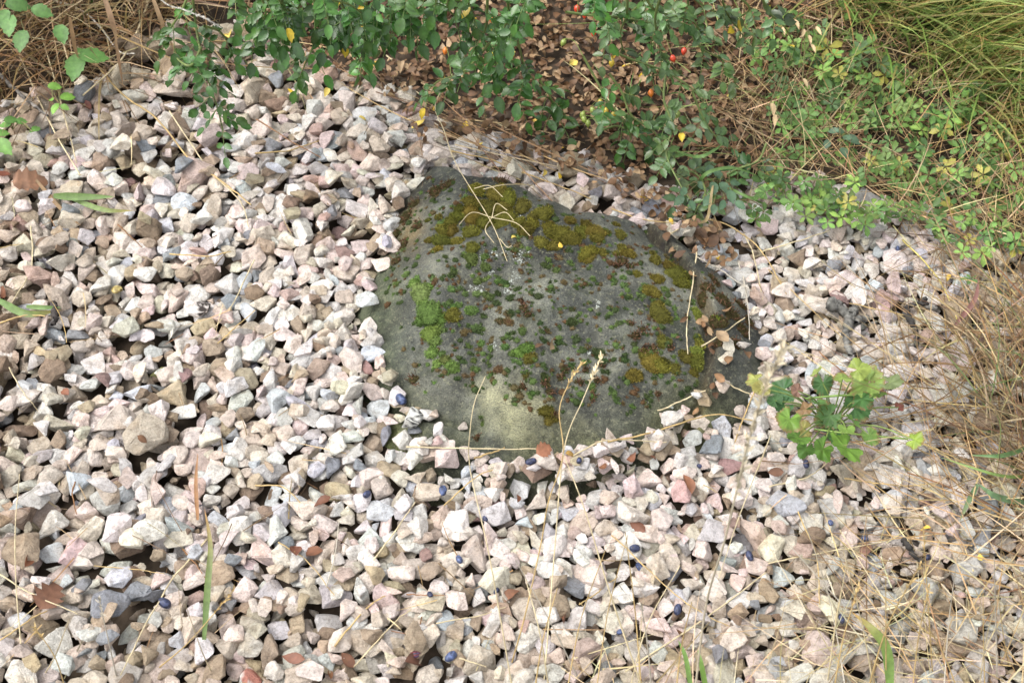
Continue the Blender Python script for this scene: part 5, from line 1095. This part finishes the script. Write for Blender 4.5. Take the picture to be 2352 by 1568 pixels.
AV = [(1814,962,36,(.15,.27,.04)),(1800,895,38,(.045,.13,.035)),(1890,880,30,(.07,.15,.05)),(1994,880,46,(.20,.30,.06)),(1970,848,30,(.24,.31,.06)),(2045,878,30,(.17,.22,.09)),(1964,935,42,(.06,.15,.04)),(1907,953,38,(.09,.20,.05)),(1944,1028,50,(.15,.28,.04)),(1890,1030,34,(.12,.24,.04)),(1834,1005,32,(.13,.26,.04)),(1852,1030,26,(.10,.22,.04)),
      (2100,1010,26,(.24,.34,.05)),(1997,1000,26,(.14,.25,.05)),(1847,985,26,(.28,.26,.07)),(1832,897,18,(.25,.14,.10)),(1850,940,24,(.24,.15,.07)),(1880,925,26,(.11,.22,.06)),(1944,985,22,(.18,.29,.06)),(1877,855,18,(.28,.34,.10)),(1980,916,26,(.08,.19,.05)),(2064,935,14,(.22,.07,.05)),(1738,872,26,(.30,.32,.08)),(1752,890,24,(.26,.24,.06)),(1935,870,26,(.22,.30,.07)),(1920,1000,34,(.08,.19,.05)),(1800,930,26,(.05,.14,.04)),
      (2000,860,26,(.25,.33,.08)),(2020,905,18,(.16,.27,.06)),(1960,965,24,(.12,.23,.05)),(1780,920,22,(.07,.16,.05))]
m = MB()
for (u, v, r, c) in AV:
    z = max(float(hit(u, v)[2]), 0) + rng.uniform(.03, .09) + (.02 if c[1] > .25 else 0); P = at(u, v, z); k = mpp(P); out = unit(P - b + np.array([0, 0, .02])); g = lobed(r * k * 1.75, int(rng.integers(3, 6)), rng.uniform(.10, .24), .09, .7, .35, rng.uniform(-.15, .2)); mm = MB()
    d = unit(np.array([out[0], out[1], 0]) + rng.normal(size=3) * .3); nrm = unit(np.array([rng.normal() * .3, -.4 + rng.normal() * .25, 1]))
    put_lobed(mm, g, P, d, nrm, np.array(c) * .92, (.22, .13, .06) if rng.random() < .5 else None); link("leaf", mm.mesh("leaf", M_HERB, b), av)
    tube(m, crom([b, (b + P) / 2 + np.array([0, 0, .02]), P], 6), .0011, (.16, .22, .06), 5)
tube(m, crom([at(1850, 915, .06), at(1930, 908, .07), at(2020, 905, .08)], 6), .0016, (.16, .26, .06), 5); tube(m, crom([at(1870, 985, .05), at(1950, 995, .06), at(2085, 1008, .04)], 6), .0013, (.2, .3, .07), 5)
link("stems", m.mesh("stems", M_STEM, b), av)
# broad leaved saplings in the dead grass corner, each with single leaves
SAP = [("broad leaved sprig drooping in the corner behind dead grass", [(20,55,46,-1.5),(48,90,46,-1.6),(40,10,44,.1),(95,25,40,-.2),(5,40,40,-2),(140,75,42,-1.2)], (60, 40)),
       ("crumpled green sapling leaf pair above the gravel edge", [(172,150,56,-1.7),(215,128,52,.2),(185,115,26,1.4)], (180, 180)), ("light green four leaf seedling at the stones' edge", [(126,248,30,-2.0),(155,222,34,.5),(148,246,22,-.4),(125,198,30,.2),(118,228,18,2.2)], (140, 235)),
       ("small green sprig beside the pale long stalks", [(10,285,30,2.8),(25,275,26,.5),(48,278,22,.2),(83,295,22,1.2),(72,300,14,2.5)], (30, 300)), ("green leaf tips poking in over tan stones", [(8,335,50,-.8),(5,305,30,.3)], (0, 330)),
       ("five leaf bluish sprig lying in the cinquefoil", [(1930,300,26,.3),(1945,315,26,2.2),(1915,300,24,3.0),(1960,320,34,-.5),(1900,330,26,-2),(1940,350,30,-1)], (1935, 320)),
       ("dried pale seed spray hanging by the long grass", [(1830,55,26,-1.2),(1845,75,24,-1.8),(1860,90,24,-1.4),(1868,110,22,-1.2),(1880,70,24,-1.1),(1800,70,22,-1.5),(1850,190,26,-1.2),(1775,250,36,-1.4),(1780,275,30,-1.7)], (1840, 60)),
       ("bluish round leaved shoot trailing onto the boulder's far corner", [(1630,390,30,-1.9),(1650,400,30,-.8),(1640,430,32,-1.4),(1665,430,34,-.9),(1625,460,30,-2.2),(1680,450,34,-1.3),(1700,470,28,-.7),(1660,470,26,-2),(1640,480,26,-1.6),(1590,470,26,-1.2),(1570,440,26,-2.0),(1690,420,28,.2),(1560,460,30,-2.4),(1610,425,24,-1)], (1650, 410))]
for i, (lab, lv_, bp) in enumerate(SAP):
    b = hit(*[max(x, 1) for x in bp]); root = thing("leafy_sprig" if i != 6 else "dried_spray", b); root['label'] = lab; root['category'] = "plant"; m = MB()
    for (u, v, L, an) in lv_:
        zz_ = {0: .16, 1: .10, 2: .07, 3: .05, 4: .06, 5: .05, 6: .12, 7: .05}[i] + rng.uniform(-.01, .02); P = at(u, v, max(float(hit(max(u, 1), max(v, 1))[2]), 0) + zz_); k = mpp(P); col = [(.085, .185, .045), (.10, .22, .05), (.16, .32, .05), (.11, .24, .05), (.12, .25, .05), (.075, .135, .075), (.42, .31, .17), (.075, .14, .075)][i]
        L = L * (1.35 if i in (0, 1, 3) else 1.1); g = leafgeo(L * k, L * k * (.62 if i != 6 else .35), 10, .45, .2 if i != 6 else .8, .2, .12, rng.normal() * .2, .015); V, f = g; V = V - np.array([L * k / 2, 0, 0]); mm = MB(); d = np.array([math.cos(an), math.sin(an), -.15]); nrm = unit(np.array([rng.normal() * .2, -.35, 1]))
        put(mm, (V, f), P, d, nrm, np.array(col) * (1 + .1 * rng.normal()), .06); link("leaf", mm.mesh("leaf", M_HERB if i != 6 else M_DEAD, b), root)
        tube(m, crom([b, (b + P) / 2 + np.array([0, 0, .015]), P - unit(d) * L * k / 2], 5), .0009, (.16, .15, .06), 4)
    link("stems", m.mesh("stems", M_STEM, b), root)
print("objects", len(bpy.data.objects))
